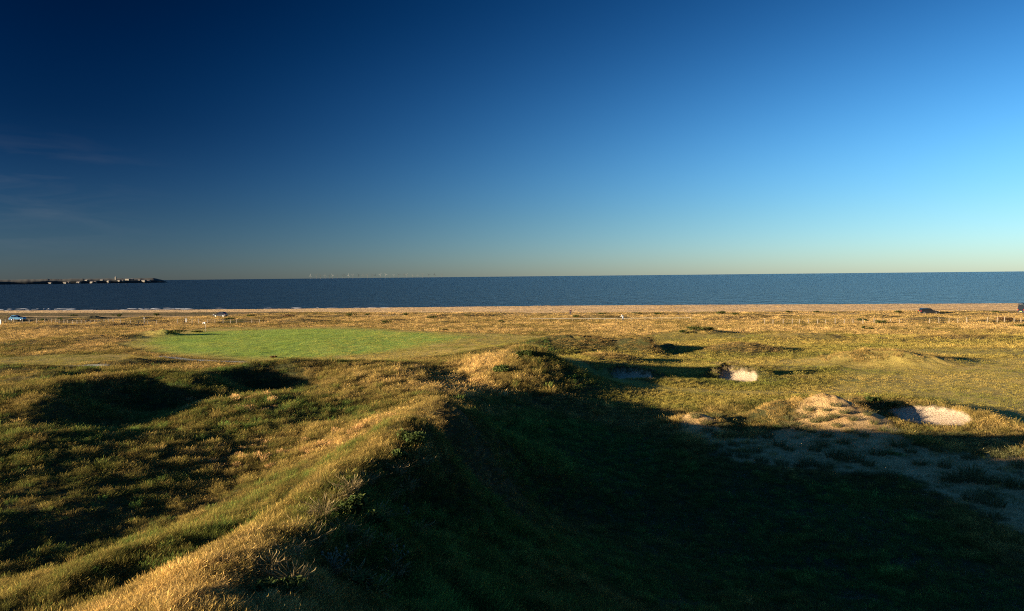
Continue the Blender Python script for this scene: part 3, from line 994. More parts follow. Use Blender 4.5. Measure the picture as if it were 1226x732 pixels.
def person(label, loc, rz, top, legs, hair, lean=0.0, stride=.12, reach=0.0):
    t = thing('person', label, 'person', loc, rz)
    L = lean
    # facing +x; joints: pelvis, spine, neck, head, arms, legs, feet
    pts = [(0, 0, .95, .13, .16), (.05 * L, 0, 1.15, .12, .15), (.16 * L, 0, 1.38, .11, .17), (.22 * L, 0, 1.50, .055), (.26 * L + .01, 0, 1.58, .085), (.29 * L + .015, 0, 1.70, .085, .08),
           (.16 * L, .19, 1.40, .055), (.14 * L + reach * .15, .25, 1.14, .042), (.14 * L + reach * .45 + .06, .23, .92 + reach * .18, .030), (.15 * L + reach * .52 + .08, .225, .83 + reach * .2, .032),
           (.16 * L, -.19, 1.40, .055), (.14 * L + reach * .15, -.25, 1.14, .042), (.14 * L + reach * .45, -.23, .92 + reach * .18, .030), (.15 * L + reach * .52 + .02, -.225, .83 + reach * .2, .032),
           (.02, .10, .88, .09), (stride * .6, .105, .49, .06), (stride * .7, .105, .10, .042), (stride * .7 + .15, .11, .045, .035),
           (.02, -.10, .88, .09), (-stride * .3, -.105, .49, .06), (-stride, -.105, .10, .042), (-stride + .15, -.11, .045, .035)]
    ed = [(0, 1), (1, 2), (2, 3), (3, 4), (4, 5), (2, 6), (6, 7), (7, 8), (8, 9), (2, 10), (10, 11), (11, 12), (12, 13), (0, 14), (14, 15), (15, 16), (16, 17), (0, 18), (18, 19), (19, 20), (20, 21)]
    b = bpy.data.objects.new('body', skin_tree('body', pts, ed, M_SKIN, 2)); COL.objects.link(b); b.parent = t
    g = .018
    ti = [0, 1, 2, 3, 6, 7, 8, 10, 11, 12]
    tp = [(*pts[i][:3], pts[i][3] + g + (.0 if i != 3 else -.012), (pts[i][4] if len(pts[i]) > 4 else pts[i][3]) + g) for i in ti]
    tp[0] = (pts[0][0], 0, .90, .16, .19)
    ix = {k: j for j, k in enumerate(ti)}
    te = [(ix[a], ix[c]) for a, c in ed if a in ix and c in ix]
    o = bpy.data.objects.new('jacket', skin_tree('jacket', tp, te, top, 2)); COL.objects.link(o); o.parent = t
    li = [0, 14, 15, 16, 18, 19, 20]
    lp = [(*pts[i][:3], pts[i][3] + g, (pts[i][4] if len(pts[i]) > 4 else pts[i][3]) + g) for i in li]
    ix = {k: j for j, k in enumerate(li)}
    le = [(ix[a], ix[c]) for a, c in ed if a in ix and c in ix]
    o = bpy.data.objects.new('trousers', skin_tree('trousers', lp, le, legs, 2)); COL.objects.link(o); o.parent = t
    hx_, hz_ = pts[5][0], pts[5][2]
    hm = MB().lathe([(.001, .135), (.05, .125), (.085, .09), (.098, .04), (.098, 0), (.094, -.05), (.07, -.08)], 16, 'z', (hx_ - .015, 0, hz_ - .02))
    hm.obj('hair', hair, t, True)
    # nose, ears and shoes
    f = MB().lathe([(.0, .0), (.012, -.012), (.016, -.03), (.0, -.04)], 8, 'z', (hx_ + .09, 0, hz_ - .05))
    f.obj('nose', M_SKIN, t, True)
    for s in (-1, 1):
        e = MB().lathe([(.0, -.012), (.022, -.008), (.022, .008), (.0, .012)], 8, 'y', (hx_, s * .088, hz_ - .05)); e.obj('ear', M_SKIN, t, True)
        eye = MB().lathe([(.0, -.006), (.011, 0), (.0, .006)], 8, 'z', (hx_ + .080, s * .032, hz_ - .03)); eye.obj('eye', M_TRIM, t, True)
    for i in (16, 20):
        x, y = pts[i][0], pts[i][1]
        MB().box(x - .09, x + .21, y - .05, y + .05, .0, .09, .012).obj('shoe', M_TRIM, t, True, .02)
    return t


C_MAROON = plain_mat('maroon_cloth', (.035, .007, .010), .85)
C_NAVY = plain_mat('navy_cloth', (.007, .011, .035), .85)
C_WHITE = plain_mat('white_cloth', (.80, .80, .80), .8)
C_PALE = plain_mat('pale_blue_cloth', (.32, .42, .52), .85)
M_HAIR = plain_mat('dark_hair', (.03, .018, .012), .7)
pp = person('standing person in a maroon jacket and navy trousers looking out to sea', put(683, 377.8), R(70), C_MAROON, C_NAVY, M_HAIR, .2, .06)
pp.scale = (1.12, 1.2, 1.08)
person('person in a white top and pale blue trousers stooping beside the rope fence', put(746, 384.2), R(165), C_WHITE, C_PALE, M_HAIR, 1.5, .22, .7)

# ------------------------------------------------------------------ flagstick
M_WHITE = plain_mat('white_paint', (.80, .80, .78), .5)
M_POST = plain_mat('weathered_wood', (.25, .20, .135), .85, 0, .25, 5)
M_WIRE = plain_mat('wire', (.22, .22, .22), .5, .7)
M_ROPE = plain_mat('rope', (.62, .58, .48), .8)
fx, fy, fz = put(246, 397.2)
t = thing('flagstick', 'white golf flagstick with a small white flag standing on the bright green', 'flag', (fx, fy, fz))
MB().tube([(0, 0, -.1), (0, 0, 2.15)], [.022, .016], 8).obj('pole', M_WHITE, t, True)
n = 8; vs = []; fs = []
for i in range(n + 1):
    for j in range(2):
        u = i / n
        vs.append((-.02 - .50 * u, .06 * math.sin(u * 5) * u, 2.12 - .40 * j * (1 - .1 * u) - .10 * u))
fs = [(i * 2, i * 2 + 1, i * 2 + 3, i * 2 + 2) for i in range(n)]
fl = MB().add(vs, fs).obj('flag_cloth', M_WHITE, t, True)
sd = fl.modifiers.new('thick', 'SOLIDIFY'); sd.thickness = .012
MB().lathe([(.054, .0), (.054, -.10), (.0, -.10)], 16, 'z', (0, 0, .012)).obj('hole_cup', M_TRIM, t)

# ------------------------------------------------------------------ fences
def fence(name, label, pts, step, ph, pw, mat, strand_mat, strands, sr, skip=0.0, seed=1):
    r = random.Random(seed)
    w = [base(*p)[:2] for p in pts]
    x0, y0 = w[0]
    t = thing(name, label, 'fence', (x0, y0, hz(x0, y0)))
    oz = hz(x0, y0)
    tot = sum(math.dist(w[i], w[i + 1]) for i in range(len(w) - 1)); acc = 0; tops = []
    k = int(tot / step)
    for j in range(k + 1):
        d = j * tot / k + r.uniform(-.15, .15) * step; d = min(max(d, 0), tot - 1e-3)
        i = 0; dd = d
        while dd > math.dist(w[i], w[i + 1]):
            dd -= math.dist(w[i], w[i + 1]); i += 1
        f = dd / math.dist(w[i], w[i + 1])
        x = w[i][0] + (w[i + 1][0] - w[i][0]) * f; y = w[i][1] + (w[i + 1][1] - w[i][1]) * f
        z = hz(x, y) - oz; x -= x0; y -= y0
        h = ph * r.uniform(.85, 1.15); lx, ly = r.gauss(0, .05), r.gauss(0, .05)
        tops.append((x + lx * .7, y + ly * .7, z, h))
        if r.random() < skip:
            continue
        q = pw * r.uniform(.8, 1.2)
        m = MB().add([(x - q / 2, y - q / 2, z - .3), (x + q / 2, y - q / 2, z - .3), (x + q / 2, y + q / 2, z - .3), (x - q / 2, y + q / 2, z - .3),
                      (x + lx - q * .4, y + ly - q * .4, z + h), (x + lx + q * .4, y + ly - q * .4, z + h), (x + lx + q * .4, y + ly + q * .4, z + h * .97), (x + lx - q * .4, y + ly + q * .4, z + h * .97)],
                     [(0, 3, 2, 1), (4, 5, 6, 7), (0, 1, 5, 4), (1, 2, 6, 5), (2, 3, 7, 6), (3, 0, 4, 7)])
        m.obj('post', mat, t)
    for s in strands:
        pp = []
        for a in range(len(tops) - 1):
            p, q = tops[a], tops[a + 1]
            for u in (0, .5):
                pp.append((p[0] + (q[0] - p[0]) * u, p[1] + (q[1] - p[1]) * u, p[2] + (q[2] - p[2]) * u + ph * s - .05 * (u == .5)))
        q = tops[-1]; pp.append((q[0], q[1], q[2] + ph * s))
        MB().tube(pp, [sr] * len(pp), 4).obj('wire', strand_mat, t)
    return t


fence('post_fence', 'long pale wooden post and wire fence behind the putting green', [(-30, 386.5), (60, 386.8), (140, 387), (220, 387.5), (312, 387.8)], 2.1, 1.2, .15, M_POST, M_WIRE, (.45, .9), .012, .12, 3)
fence('post_fence', 'pale wooden post fence across the dry grass in front of the black cars', [(905, 388.5), (1000, 388), (1100, 387.5), (1180, 387), (1275, 386.5)], 2.0, 1.15, .15, M_POST, M_WIRE, (.45, .9), .012, .15, 4)
fence('rope_fence', 'low white rope fence on short posts in front of the stooping person', [(634, 385), (700, 384.6), (770, 384.2), (830, 383.8)], 3.6, .75, .12, M_POST, M_ROPE, (.9,), .03, 0, 5)
for (px, py, h, q, lab) in [(173, 388.5, 1.55, .24, 'thick pale timber post taller than the wire fence beside it'), (1, 389, 1.2, .22, 'white marker post at the far end of the fence, left of the blue car'),
                            (223, 386.5, 1.1, .2, 'short white marker post with a dark cap behind the flagstick')]:
    x, y, z = put(px, py)
    t = thing('marker_post', lab, 'post', (x, y, z))
    MB().box(-q / 2, q / 2, -q / 2, q / 2, -.3, h, .02).obj('shaft', M_POST if 'timber' in lab else M_WHITE, t, False, .015)
    MB().box(-q / 2 - .02, q / 2 + .02, -q / 2 - .02, q / 2 + .02, h + .003, h + .14, .05).obj('cap', M_TRIM if 'dark cap' in lab else M_WHITE, t, False, .01)

# ------------------------------------------------------------------ shrubs and single plants
def leaf_material(name, a, b):
    m, nt, out = new_mat(name)
    v = attr(nt, 'shade').outputs['Fac']
    c = mixc(nt, v, a, b)
    d = nd(nt, 'ShaderNodeBsdfDiffuse'); nt.links.new(c, d.inputs[0])
    tr = nd(nt, 'ShaderNodeBsdfTranslucent'); nt.links.new(c, tr.inputs[0])
    mx = nd(nt, 'ShaderNodeMixShader'); mx.inputs[0].default_value = .3
    nt.links.new(d.outputs[0], mx.inputs[1]); nt.links.new(tr.outputs[0], mx.inputs[2]); nt.links.new(mx.outputs[0], out.inputs[0])
    return m


M_LEAF = leaf_material('shrub_leaf', (.028, .045, .014), (.085, .105, .030))
M_LEAF_BROWN = leaf_material('dry_leaf', (.10, .055, .03), (.22, .13, .06))
M_LEAF_WEED = leaf_material('weed_leaf', (.045, .075, .022), (.14, .17, .05))
M_TWIG = plain_mat('twig', (.10, .075, .05), .9)


def shrub(label, loc, w, d, h, mat, n=320, leaf=.09, seed=0, group=None, name='shrub', cat='bush'):
    r = random.Random(seed)
    t = thing(name, label, cat, loc, 0, group)
    lobes = [(r.uniform(-.6, .6) * w / 2, r.uniform(-.6, .6) * d / 2, r.uniform(.35, .7) * h, r.uniform(.35, .62)) for _ in range(7)]
    vs, fs, sh = [], [], []
    for i in range(n):
        lx, ly, lz, lr = r.choice(lobes)
        u = Vector((r.gauss(0, 1), r.gauss(0, 1), r.gauss(0, 1))).normalized() * (r.random() ** .4)
        p = Vector((lx + u.x * lr * w / 2, ly + u.y * lr * d / 2, max(.02, lz + u.z * lr * h / 2 * 1.1)))
        s = leaf * r.uniform(.6, 1.5)
        a = Vector((r.gauss(0, 1), r.gauss(0, 1), r.gauss(0, .6))).normalized() * s
        b = a.cross(Vector((r.gauss(0, 1), r.gauss(0, 1), r.gauss(0, 1)))).normalized() * s * .45
        k = len(vs)
        vs += [tuple(p - a), tuple(p + b), tuple(p + a), tuple(p - b)]; fs.append((k, k + 1, k + 2, k + 3)); sh += [r.random()] * 4
    me = bpy.data.meshes.new('foliage'); me.from_pydata(vs, [], fs)
    at = me.attributes.new('shade', 'FLOAT', 'POINT'); at.data.foreach_set('value', np.array(sh, np.float32)); me.materials.append(mat)
    o = bpy.data.objects.new('foliage', me); COL.objects.link(o); o.parent = t
    m = MB()
    for lx, ly, lz, lr in lobes:
        m.tube([(lx * .15, ly * .15, -.1), (lx * .6, ly * .6, lz * .5), (lx, ly, lz)], [.03, .02, .008], 5)
    m.obj('stems', M_TWIG, t)
    return t


G1 = 'dark bushes scattered along the coastal strip'
for i, (px, py, wpx, hpx, mat, lab) in enumerate([
    (517, 382, 15, 4.5, M_LEAF, 'wide dark green bush near the beach, beyond the right end of the green'),
    (487, 378.5, 9, 4.5, M_LEAF, 'rounded dark bush close to the beach, between the green and the sea'),
    (188, 379, 8, 4.5, M_LEAF, 'small round dark bush on the bank by the beach, left of the dark hatchback'),
    (463, 388, 13, 5, M_LEAF, 'dark bush in the tall dry grass behind the right part of the green'),
    (420, 379, 16, 4, M_LEAF, None), (440, 378, 10, 3, M_LEAF, None), (560, 379, 10, 3, M_LEAF, None), (690, 380, 12, 3, M_LEAF, None), (720, 377, 12, 3, M_LEAF, None),
    (762, 376.5, 14, 3, M_LEAF, None), (786, 377, 12, 3, M_LEAF, None), (862, 376.5, 14, 4.5, M_LEAF, 'tall dark bush against the orange shingle, right of centre'),
    (880, 377.5, 14, 3, M_LEAF, None), (832, 398, 22, 7, M_LEAF, 'broad dark gorse patch on the low mound right of centre'), (818, 400, 14, 5, M_LEAF, None), (848, 396, 14, 4, M_LEAF, None),
    (1034, 394.5, 5, 5, M_LEAF, 'small upright dark green bush in the straw coloured grass'), (1043, 395, 7, 3.5, M_LEAF, 'flat dark green bush right beside the small upright one'),
    (1033, 385, 14, 4, M_LEAF, None), (1053, 388, 16, 5, M_LEAF, None), (1076, 375.5, 10, 3.5, M_LEAF, None), (1192, 375.5, 9, 3, M_LEAF, None), (1205, 385.5, 24, 6, M_LEAF_BROWN, 'rusty brown low bush behind the fence at the far right'),
    (1222, 392, 12, 4.5, M_LEAF, 'dark bush in the dry grass below the tall van'), (944, 375, 9, 3, M_LEAF, None), (977, 374.5, 7, 2.5, M_LEAF, None),
    (52, 385.5, 11, 4.5, M_LEAF, 'dark bush behind the fence just right of the blue hatchback'), (72, 385, 7, 4.5, M_LEAF, None), (88, 379, 9, 2.5, M_LEAF, None), (140, 380, 12, 4, M_LEAF, None),
    (300, 379.5, 12, 3, M_LEAF, None), (275, 383, 18, 3, M_LEAF, None), (345, 380, 18, 3, M_LEAF_BROWN, None), (208, 400, 26, 4.5, M_LEAF, 'long dark bush on the mound at the left end of the green'),
    (235, 398.5, 14, 2.5, M_LEAF, None), (600, 386, 10, 3, M_LEAF, None), (530, 396, 12, 2.5, M_LEAF, None),
    (327, 429, 9, 3, M_LEAF_BROWN, 'small brown bush beside the pale path in front of the green'),
]):
    x, y, z = put(px, py)
    d = math.hypot(x, y); w_ = wpx * d / F; h_ = hpx * d / F
    shrub(lab or 'low dark bush on the grassy strip between the links and the beach', (x, y, z - .05), w_, max(w_ * .6, .6), h_, mat, int(240 + 60 * w_), .05 + .035 * math.sqrt(w_), 100 + i, None if lab else G1)

# scrubby clumps on the ridge
for i, (px, py, wpx, hpx, mat, lab) in enumerate([
    (492, 534, 44, 24, M_LEAF_WEED, 'scrubby green bush on the ridge crest where sunlight meets shadow'),
    (475, 552, 26, 14, M_LEAF_WEED, 'small scrub bush just below the crest bush, half in shadow'),
    (418, 616, 40, 26, M_LEAF_WEED, 'leafy scrub clump on the shadow edge of the foreground ridge'),
    (450, 632, 38, 22, M_LEAF_WEED, 'yellowish leafy clump on the dark side of the foreground ridge'),
    (440, 712, 60, 30, M_LEAF_WEED, 'leafy weed clump in the shaded bottom foreground'),
    (330, 716, 70, 26, M_LEAF_WEED, 'low weedy bush at the bottom edge beside the sunlit ridge'),
    (628, 428, 26, 9, M_LEAF, 'dark scrub on top of the central dune mound'),
    (600, 446, 24, 10, M_LEAF_WEED, 'mottled scrub on the near face of the central dune mound'),
    (1045, 482, 20, 6, M_LEAF, 'dark scrub bush on the sandy bank beside the large bunker'),
    (1068, 487, 14, 5, M_LEAF, 'dark scrub bush touching the left end of the large bunker'),
]):
    x, y, z = put(px, py)
    d = math.hypot(x, y); w_ = wpx * d / F; h_ = hpx * d / F
    shrub(lab, (x, y, z - .06), w_, w_ * .8, h_, mat, 620, .035 + .0012 * d, 300 + i)

# marram tussocks in and around the open sand
M_MARRAM = leaf_material('marram_blade', (.050, .065, .022), (.22, .20, .085))
TUSS = [tuft_mesh('tussock', 190, .45, .95, .42, .020, .75, .45, 40 + k, .08, M_MARRAM) for k in range(4)]
r = random.Random(77)
SHADE_L = 'spiky marram tussock growing out of the shaded sand'
LIT_L = 'pale marram tussock on the sunlit broken sand bank'
spots = [(890, 548, 1.0), (905, 542, .8), (932, 534, .9), (968, 557, 1.0), (958, 560, .8), (945, 540, .7), (1000, 548, 1.2), (1022, 552, 1.2), (1040, 558, .8), (1062, 572, 1.0), (1075, 535, 1.1), (1090, 542, .8), (1120, 540, .9), (1010, 532, .9),
         (1150, 576, 1.1), (1163, 570, 1.2), (1138, 577, 1.0), (1176, 578, 1.1), (1180, 595, .9), (1190, 606, 1.0), (1188, 622, .9), (1165, 600, .9), (1200, 580, 1.1), (1216, 584, 1.15), (1215, 545, .9), (1172, 545, .9), (1160, 550, .8), (1196, 548, .9),
         (862, 522, .8), (878, 534, .8), (848, 517, .7), (920, 525, .9), (985, 535, 1.0), (975, 540, .9), (1050, 545, 1.0), (1100, 556, .8), (870, 545, .8), (1130, 560, .8), (1222, 560, 1.2), (912, 553, .9), (988, 562, 1.0), (1030, 570, .9), (860, 535, .7), (935, 557, .8)]
for i, (px, py, s) in enumerate(spots):
    x, y, z = put(px, py)
    t = thing('marram_tussock', SHADE_L, 'grass tussock', (x, y, z - .03), r.uniform(0, 6.28), 'marram tussocks on the shaded sand', TUSS[i % 4])
    t.scale = (s, s, s * r.uniform(.7, .95))
for i, (px, py, s) in enumerate([(940, 512, .9), (952, 509, .8), (930, 514, .7), (975, 505, .9), (985, 503, .8), (990, 523, .9), (1035, 523, .8), (1130, 525, .8), (960, 500, .8), (1000, 487, .8), (1030, 484, .7), (1055, 490, .9), (1064, 498, .8), (1010, 494, .8),
                             (845, 508, .8), (858, 500, .8), (865, 512, .7), (832, 500, .7), (875, 505, .7), (892, 508, .7), (1090, 520, .8), (1108, 521, .7), (1150, 523, .7), (1014, 479, .7), (968, 492, .7), (945, 503, .8), (958, 515, .8), (972, 518, .7), (998, 500, .8), (1002, 511, .7), (1020, 503, .7), (1046, 508, .7), (1058, 516, .8), (1072, 520, .8), (1020, 518, .8), (988, 492, .7), (1038, 497, .7)]):
    x, y, z = put(px, py)
    t = thing('marram_tussock', LIT_L, 'grass tussock', (x, y, z - .03), r.uniform(0, 6.28), 'marram tussocks on the sunlit sand bank', TUSS[(i + 1) % 4])
    t.scale = (s, s, s * r.uniform(.6, .85))

# straw clumps along the shaded side of the foreground ridge and turf tufts on the bunker lip
M_STRAWC = leaf_material('straw_blade', (.13, .105, .045), (.36, .27, .13))
TUSC = [tuft_mesh('tussock', 170, .30, .66, .26, .010, .6, .5, 60 + k, .2, M_STRAWC) for k in range(3)]
for i, (px, py, s) in enumerate([(322, 690, .7), (345, 668, .8), (362, 640, .8), (385, 622, .9), (372, 655, .9), (402, 600, .9), (420, 590, .8), (440, 578, .8), (408, 640, .9), (432, 655, .8), (455, 622, .9), (466, 600, .8), (350, 705, .8), (395, 690, .8),
                             (425, 700, .9), (470, 690, .9), (450, 720, .8), (478, 572, .8), (488, 590, .8), (380, 722, .7), (505, 560, .8), (500, 640, .8), (338, 724, .6), (412, 668, .7), (462, 658, .7)]):
    x, y, z = put(px, py)
    t = thing('grass_tussock', 'straw coloured grass clump on the shadow side of the foreground ridge', 'grass tussock', (x, y, z - .03), r.uniform(0, 6.28), 'straw clumps on the foreground ridge', TUSC[i % 3])
    t.scale = (s, s, s * r.uniform(.7, 1.1))
for i, (px, py, s) in enumerate([(860, 444, .8), (866, 442, .9), (873, 441, .8), (880, 441, .9), (888, 443, .8), (896, 446, .8), (903, 449, .7), (856, 449, .8), (744, 447, .8), (752, 445, .9), (762, 446, .9), (771, 449, .8), (776, 455, .7)]):
    x, y, z = put(px, py)
    t = thing('grass_tussock', 'ragged turf tuft hanging over the lip of a small bunker', 'grass tussock', (x, y, z - .03), r.uniform(0, 6.28), 'turf tufts on the small bunker lips', TUSC[i % 3])
    t.scale = (s * 1.4, s * 1.4, s * r.uniform(.8, 1.1))

# thistles and seed stems in the foreground
M_THIST = plain_mat('thistle', (.13, .14, .085), .8, 0, .2, 12)


def thistle(label, loc, h, n, seed):
    r = random.Random(seed)
    t = thing('thistle', label, 'plant', loc)
    m = MB(); lv, lf = [], []
    hd = MB()
    for i in range(n):
        a = r.uniform(0, 6.28); l = r.uniform(.1, .55) * h; hh = h * r.uniform(.6, 1.0)
        p = [(0, 0, -.05), (math.cos(a) * l * .4, math.sin(a) * l * .4, hh * .55), (math.cos(a) * l, math.sin(a) * l, hh)]
        m.tube(p, [.012, .009, .005], 5)
        hd.lathe([(.0, -.02), (.022, .0), (.026, .02), (.012, .05), (.0, .055)], 8, 'z', p[2])
        for k in range(7):
            u = .15 + .8 * k / 7
            q = Vector(p[0]).lerp(Vector(p[1]), u * 2) if u < .5 else Vector(p[1]).lerp(Vector(p[2]), u * 2 - 1)
            b = r.uniform(0, 6.28); L = r.uniform(.08, .20) * h
            e = q + Vector((math.cos(b) * L, math.sin(b) * L, L * .5)); s = Vector((-math.sin(b), math.cos(b), 0)) * .013
            j = len(lv); mid = q.lerp(e, .5) + Vector((0, 0, .02))
            lv += [tuple(q), tuple(mid + s), tuple(e), tuple(mid - s)]; lf.append((j, j + 1, j + 2, j + 3))
    m.add(hd.v, hd.f); m.obj('stem', M_THIST, t)
    MB().add(lv, lf).obj('leaves', M_THIST, t)


thistle('tall pale spiky thistle in the shaded foreground grass', put(403, 692), .55, 9, 1)
thistle('thin grey thistle stem standing right of the spiky one in shadow', put(478, 676), .42, 4, 2)
thistle('small dry weed with pale stems in the middle of the dark slope', put(488, 622), .35, 4, 4)

# ------------------------------------------------------------------ far headland with its town
def far(px, dist, z=0.0):
    d = ray(px, 336.0); k = dist / math.hypot(d[0], d[1])
    return d[0] * k, d[1] * k


HD = 3600.0
vs, fs = [], []
cols = np.linspace(-60, 200, 131)
prof_rows = 7
for i, px in enumerate(cols):
    e = sstep(200, 176, px) if False else float(np.clip((200 - px) / 16, 0, 1)) ** .6
    top = (20 + 3.0 * float(fbm(np.array([px / 18.0]), np.array([0.3]), 3, 5)) - 2 * max(0, (70 - px) / 130)) * e + 2.2 * abs(float(perlin(np.array([px / 2.3]), np.array([2.0]), 7))) * e
    for j, (dd, hh) in enumerate([(0, -3.0), (2, .18 * top), (10, .52 * top), (40, .62 * top), (90, .95 * top), (300, 1.05 * top), (900, -3.0)]):
        x, y = far(px, HD + dd + 5 * math.sin(px / 9.0)); vs.append((x, y, hh if hh < 0 else hh - 1))
for i in range(len(cols) - 1):
    for j in range(prof_rows - 1):
        a = i * prof_rows + j
        fs.append((a, a + prof_rows, a + prof_rows + 1, a + 1))
M_HEAD = plain_mat('headland_slopes', (.013, .017, .014), .95, 0, .5, .02)
o = MB().add(vs, fs).obj('headland', M_HEAD, None, True); o['kind'] = 'structure'
M_CHALK = plain_mat('pale_render', (.125, .115, .095), .8)
M_ROOF = plain_mat('slate_roof', (.14, .12, .115), .8)
r = random.Random(21)
for (px, wpx, z, hh, back) in [(78, 3.2, 1, 5, 4), (82, 3.0, 1, 6, 4), (94, 4.0, 1, 6, 4), (110, 3.0, 1.5, 6, 4), (114, 2.4, 1.5, 7, 4), (130, 2.6, 4, 7, 12), (143, 3.2, 6, 6, 20), (147, 3.0, 6, 7, 20), (153, 5.0, 11, 7, 45), (158, 3.0, 11, 6, 45),
                              (166, 4.0, 8, 5, 30), (172, 4.5, 5, 6, 14), (178, 4.0, 5, 6, 14), (122, 3.0, 10, 6, 45), (104, 3.5, 10, 5, 45), (60, 3, 1, 4, 4)]:
    x, y = far(px, HD + back - 12 + 5 * math.sin(px / 9.0)); wm = wpx * HD / F
    a = -math.atan2(x, y)
    t = thing('building', 'tiny pale building below the dark trees of the far headland', 'building', (x, y, z), a, 'pale town buildings on the far headland')
    t.rotation_euler.z = a - R(r.uniform(35, 60))
    hh *= .72
    MB().box(-wm / 2, wm / 2, -5, 5, -3, hh).obj('wall', M_CHALK, t)
    MB().add([(-wm / 2 - .4, -5.4, hh), (wm / 2 + .4, -5.4, hh), (wm / 2 + .4, 5.4, hh), (-wm / 2 - .4, 5.4, hh), (-wm / 2, 0, hh + 2.4), (wm / 2, 0, hh + 2.4)],
             [(0, 1, 5, 4), (2, 3, 4, 5), (0, 4, 3), (1, 2, 5), (0, 3, 2, 1)]).obj('roof', M_ROOF, t)
x, y = far(138.5, HD + 60)
t = thing('church_tower', 'small pale tower rising above the trees of the far headland', 'tower', (x, y, 14), -math.atan2(x, y) - R(45))
MB().box(-2.4, 2.4, -2.4, 2.4, -4, 12).obj('wall', M_CHALK, t)
MB().add([(-2.6, -2.6, 12), (2.6, -2.6, 12), (2.6, 2.6, 12), (-2.6, 2.6, 12), (0, 0, 16)], [(0, 1, 4), (1, 2, 4), (2, 3, 4), (3, 0, 4)]).obj('roof', M_ROOF, t)

# ------------------------------------------------------------------ wind turbines on the horizon
M_TURB = plain_mat('turbine_hazed', (.06, .068, .072), .6)  # white turbines toned down to grey, fading by haze is put in the colour
TM = []
for k in range(3):
    m = MB().tube([(0, 0, -20), (0, 0, 76)], [2.6, 1.6], 8).box(-2.2, 2.2, -5, 7, 75, 80)
    m.lathe([(0, -7.5), (2.2, -6), (2.4, -4.6)], 8, 'y', (0, 0, 77.5))
    for b in range(3):
        a = R(120 * b + 37 * k + 10)
        ca, sa = math.cos(a), math.sin(a)
        q = [(1.4, 2), (2.6, 10), (1.6, 28), (.7, 50)]
        vs = []
        for w_, rr_ in q:
            for sx, sy in ((-1, -1), (1, -1), (1, 1), (-1, 1)):
                lx, lz = sx * w_, rr_
                vs.append((lx * ca + lz * sa, -6 + sy * .5, 77.5 - lx * sa + lz * ca))
        fs = [(i * 4 + j, i * 4 + (j + 1) % 4, i * 4 + 4 + (j + 1) % 4, i * 4 + 4 + j) for i in range(3) for j in range(4)] + [(12, 13, 14, 15)]
        m.add(vs, fs)
    TM.append(m.mesh('wind_turbine', M_TURB))
r = random.Random(9)
tp = [372, 378, 383, 389, 394, 399, 404, 410, 414, 417, 423, 429, 434, 440, 445, 450, 456, 462, 467, 472, 477, 483, 487, 493, 500, 506, 513, 521, 529]
for i, px in enumerate(tp):
    x, y = far(px + r.uniform(-1, 1), r.uniform(15000, 21000))
    thing('wind_turbine', 'tiny white wind turbine standing in the sea on the horizon', 'wind turbine', (x, y, SEA_Z), r.uniform(-.5, .5), 'wind turbines along the sea horizon', TM[i % 3])

# ------------------------------------------------------------------ surf
r = random.Random(13)
m = MB()
for i in range(420):
    x = -260 + 330 * r.random() ** 1.3
    s_ = r.choice([20, 27, 36, 46, 58]) + r.gauss(0, 2.2)
    if r.random() > np.clip((60 - x) / 200, .15, 1):
        continue
    y = 231 - .126 * x + s_
    L = r.uniform(1.2, 6); hgt = r.uniform(.06, .26) * (1.1 if s_ < 40 else .8); k = 7; vs = []
    for j in range(k):
        u = j / (k - 1); t_ = math.sin(u * math.pi) ** .7; jx = x + (u - .5) * L; jy = y - .126 * (u - .5) * L + r.gauss(0, .12)
        hh = hgt * t_ * r.uniform(.6, 1.2)
        vs += [(jx, jy - .7 * t_ - .1, SEA_Z - .05), (jx, jy - .25 * t_, SEA_Z + .75 * hh), (jx, jy + .1, SEA_Z + hh), (jx, jy + .9 * t_ + .1, SEA_Z - .05)]
    fs = [(j * 4 + q, j * 4 + 4 + q, j * 4 + 5 + q, j * 4 + 1 + q) for j in range(k - 1) for q in range(3)]
    m.add(vs, fs)
o = m.obj('surf', plain_mat('sea_foam', (.42, .45, .47), .7, 0, .3, 2), None, True); o['kind'] = 'stuff'

# ------------------------------------------------------------------ light and sky
w = bpy.data.worlds.new('World'); scene.world = w; w.use_nodes = True
nt = w.node_tree
for n in list(nt.nodes):
    nt.nodes.remove(n)
out = nt.nodes.new('ShaderNodeOutputWorld'); bg = nt.nodes.new('ShaderNodeBackground')
sky = nt.nodes.new('ShaderNodeTexSky'); sky.sky_type = 'NISHITA'; sky.sun_disc = False
sky.sun_elevation = SUN_EL; sky.sun_rotation = SUN_AZ
sky.air_density = 1.0; sky.dust_density = 0.2; sky.ozone_density = 4.5; sky.altitude = 0
tc = nt.nodes.new('ShaderNodeTexCoord')
dirv = tc.outputs['Generated']
# a polarising filter: scattered light is cut most at right angles to its axis, less in the haze low down, red more than blue
POL_AZ = R(-128)
dp = nd(nt, 'ShaderNodeVectorMath', operation='DOT_PRODUCT'); nt.links.new(dirv, dp.inputs[0])
dp.inputs[1].default_value = (math.sin(POL_AZ) * math.cos(SUN_EL), math.cos(POL_AZ) * math.cos(SUN_EL), math.sin(SUN_EL))
sin2 = mth(nt, 'POWER', mth(nt, 'SUBTRACT', 1.0, mth(nt, 'MULTIPLY', dp.outputs['Value'], dp.outputs['Value'])), 1.3)
sep = nd(nt, 'ShaderNodeSeparateXYZ'); nt.links.new(dirv, sep.inputs[0])


def by_height(z0, z1, v0, v1):
    el = nd(nt, 'ShaderNodeMapRange'); el.interpolation_type = 'SMOOTHSTEP'
    nt.links.new(sep.outputs['Z'], el.inputs['Value'])
    for k, v in zip(('From Min', 'From Max', 'To Min', 'To Max'), (z0, z1, v0, v1)):
        el.inputs[k].default_value = v
    return el.outputs[0]


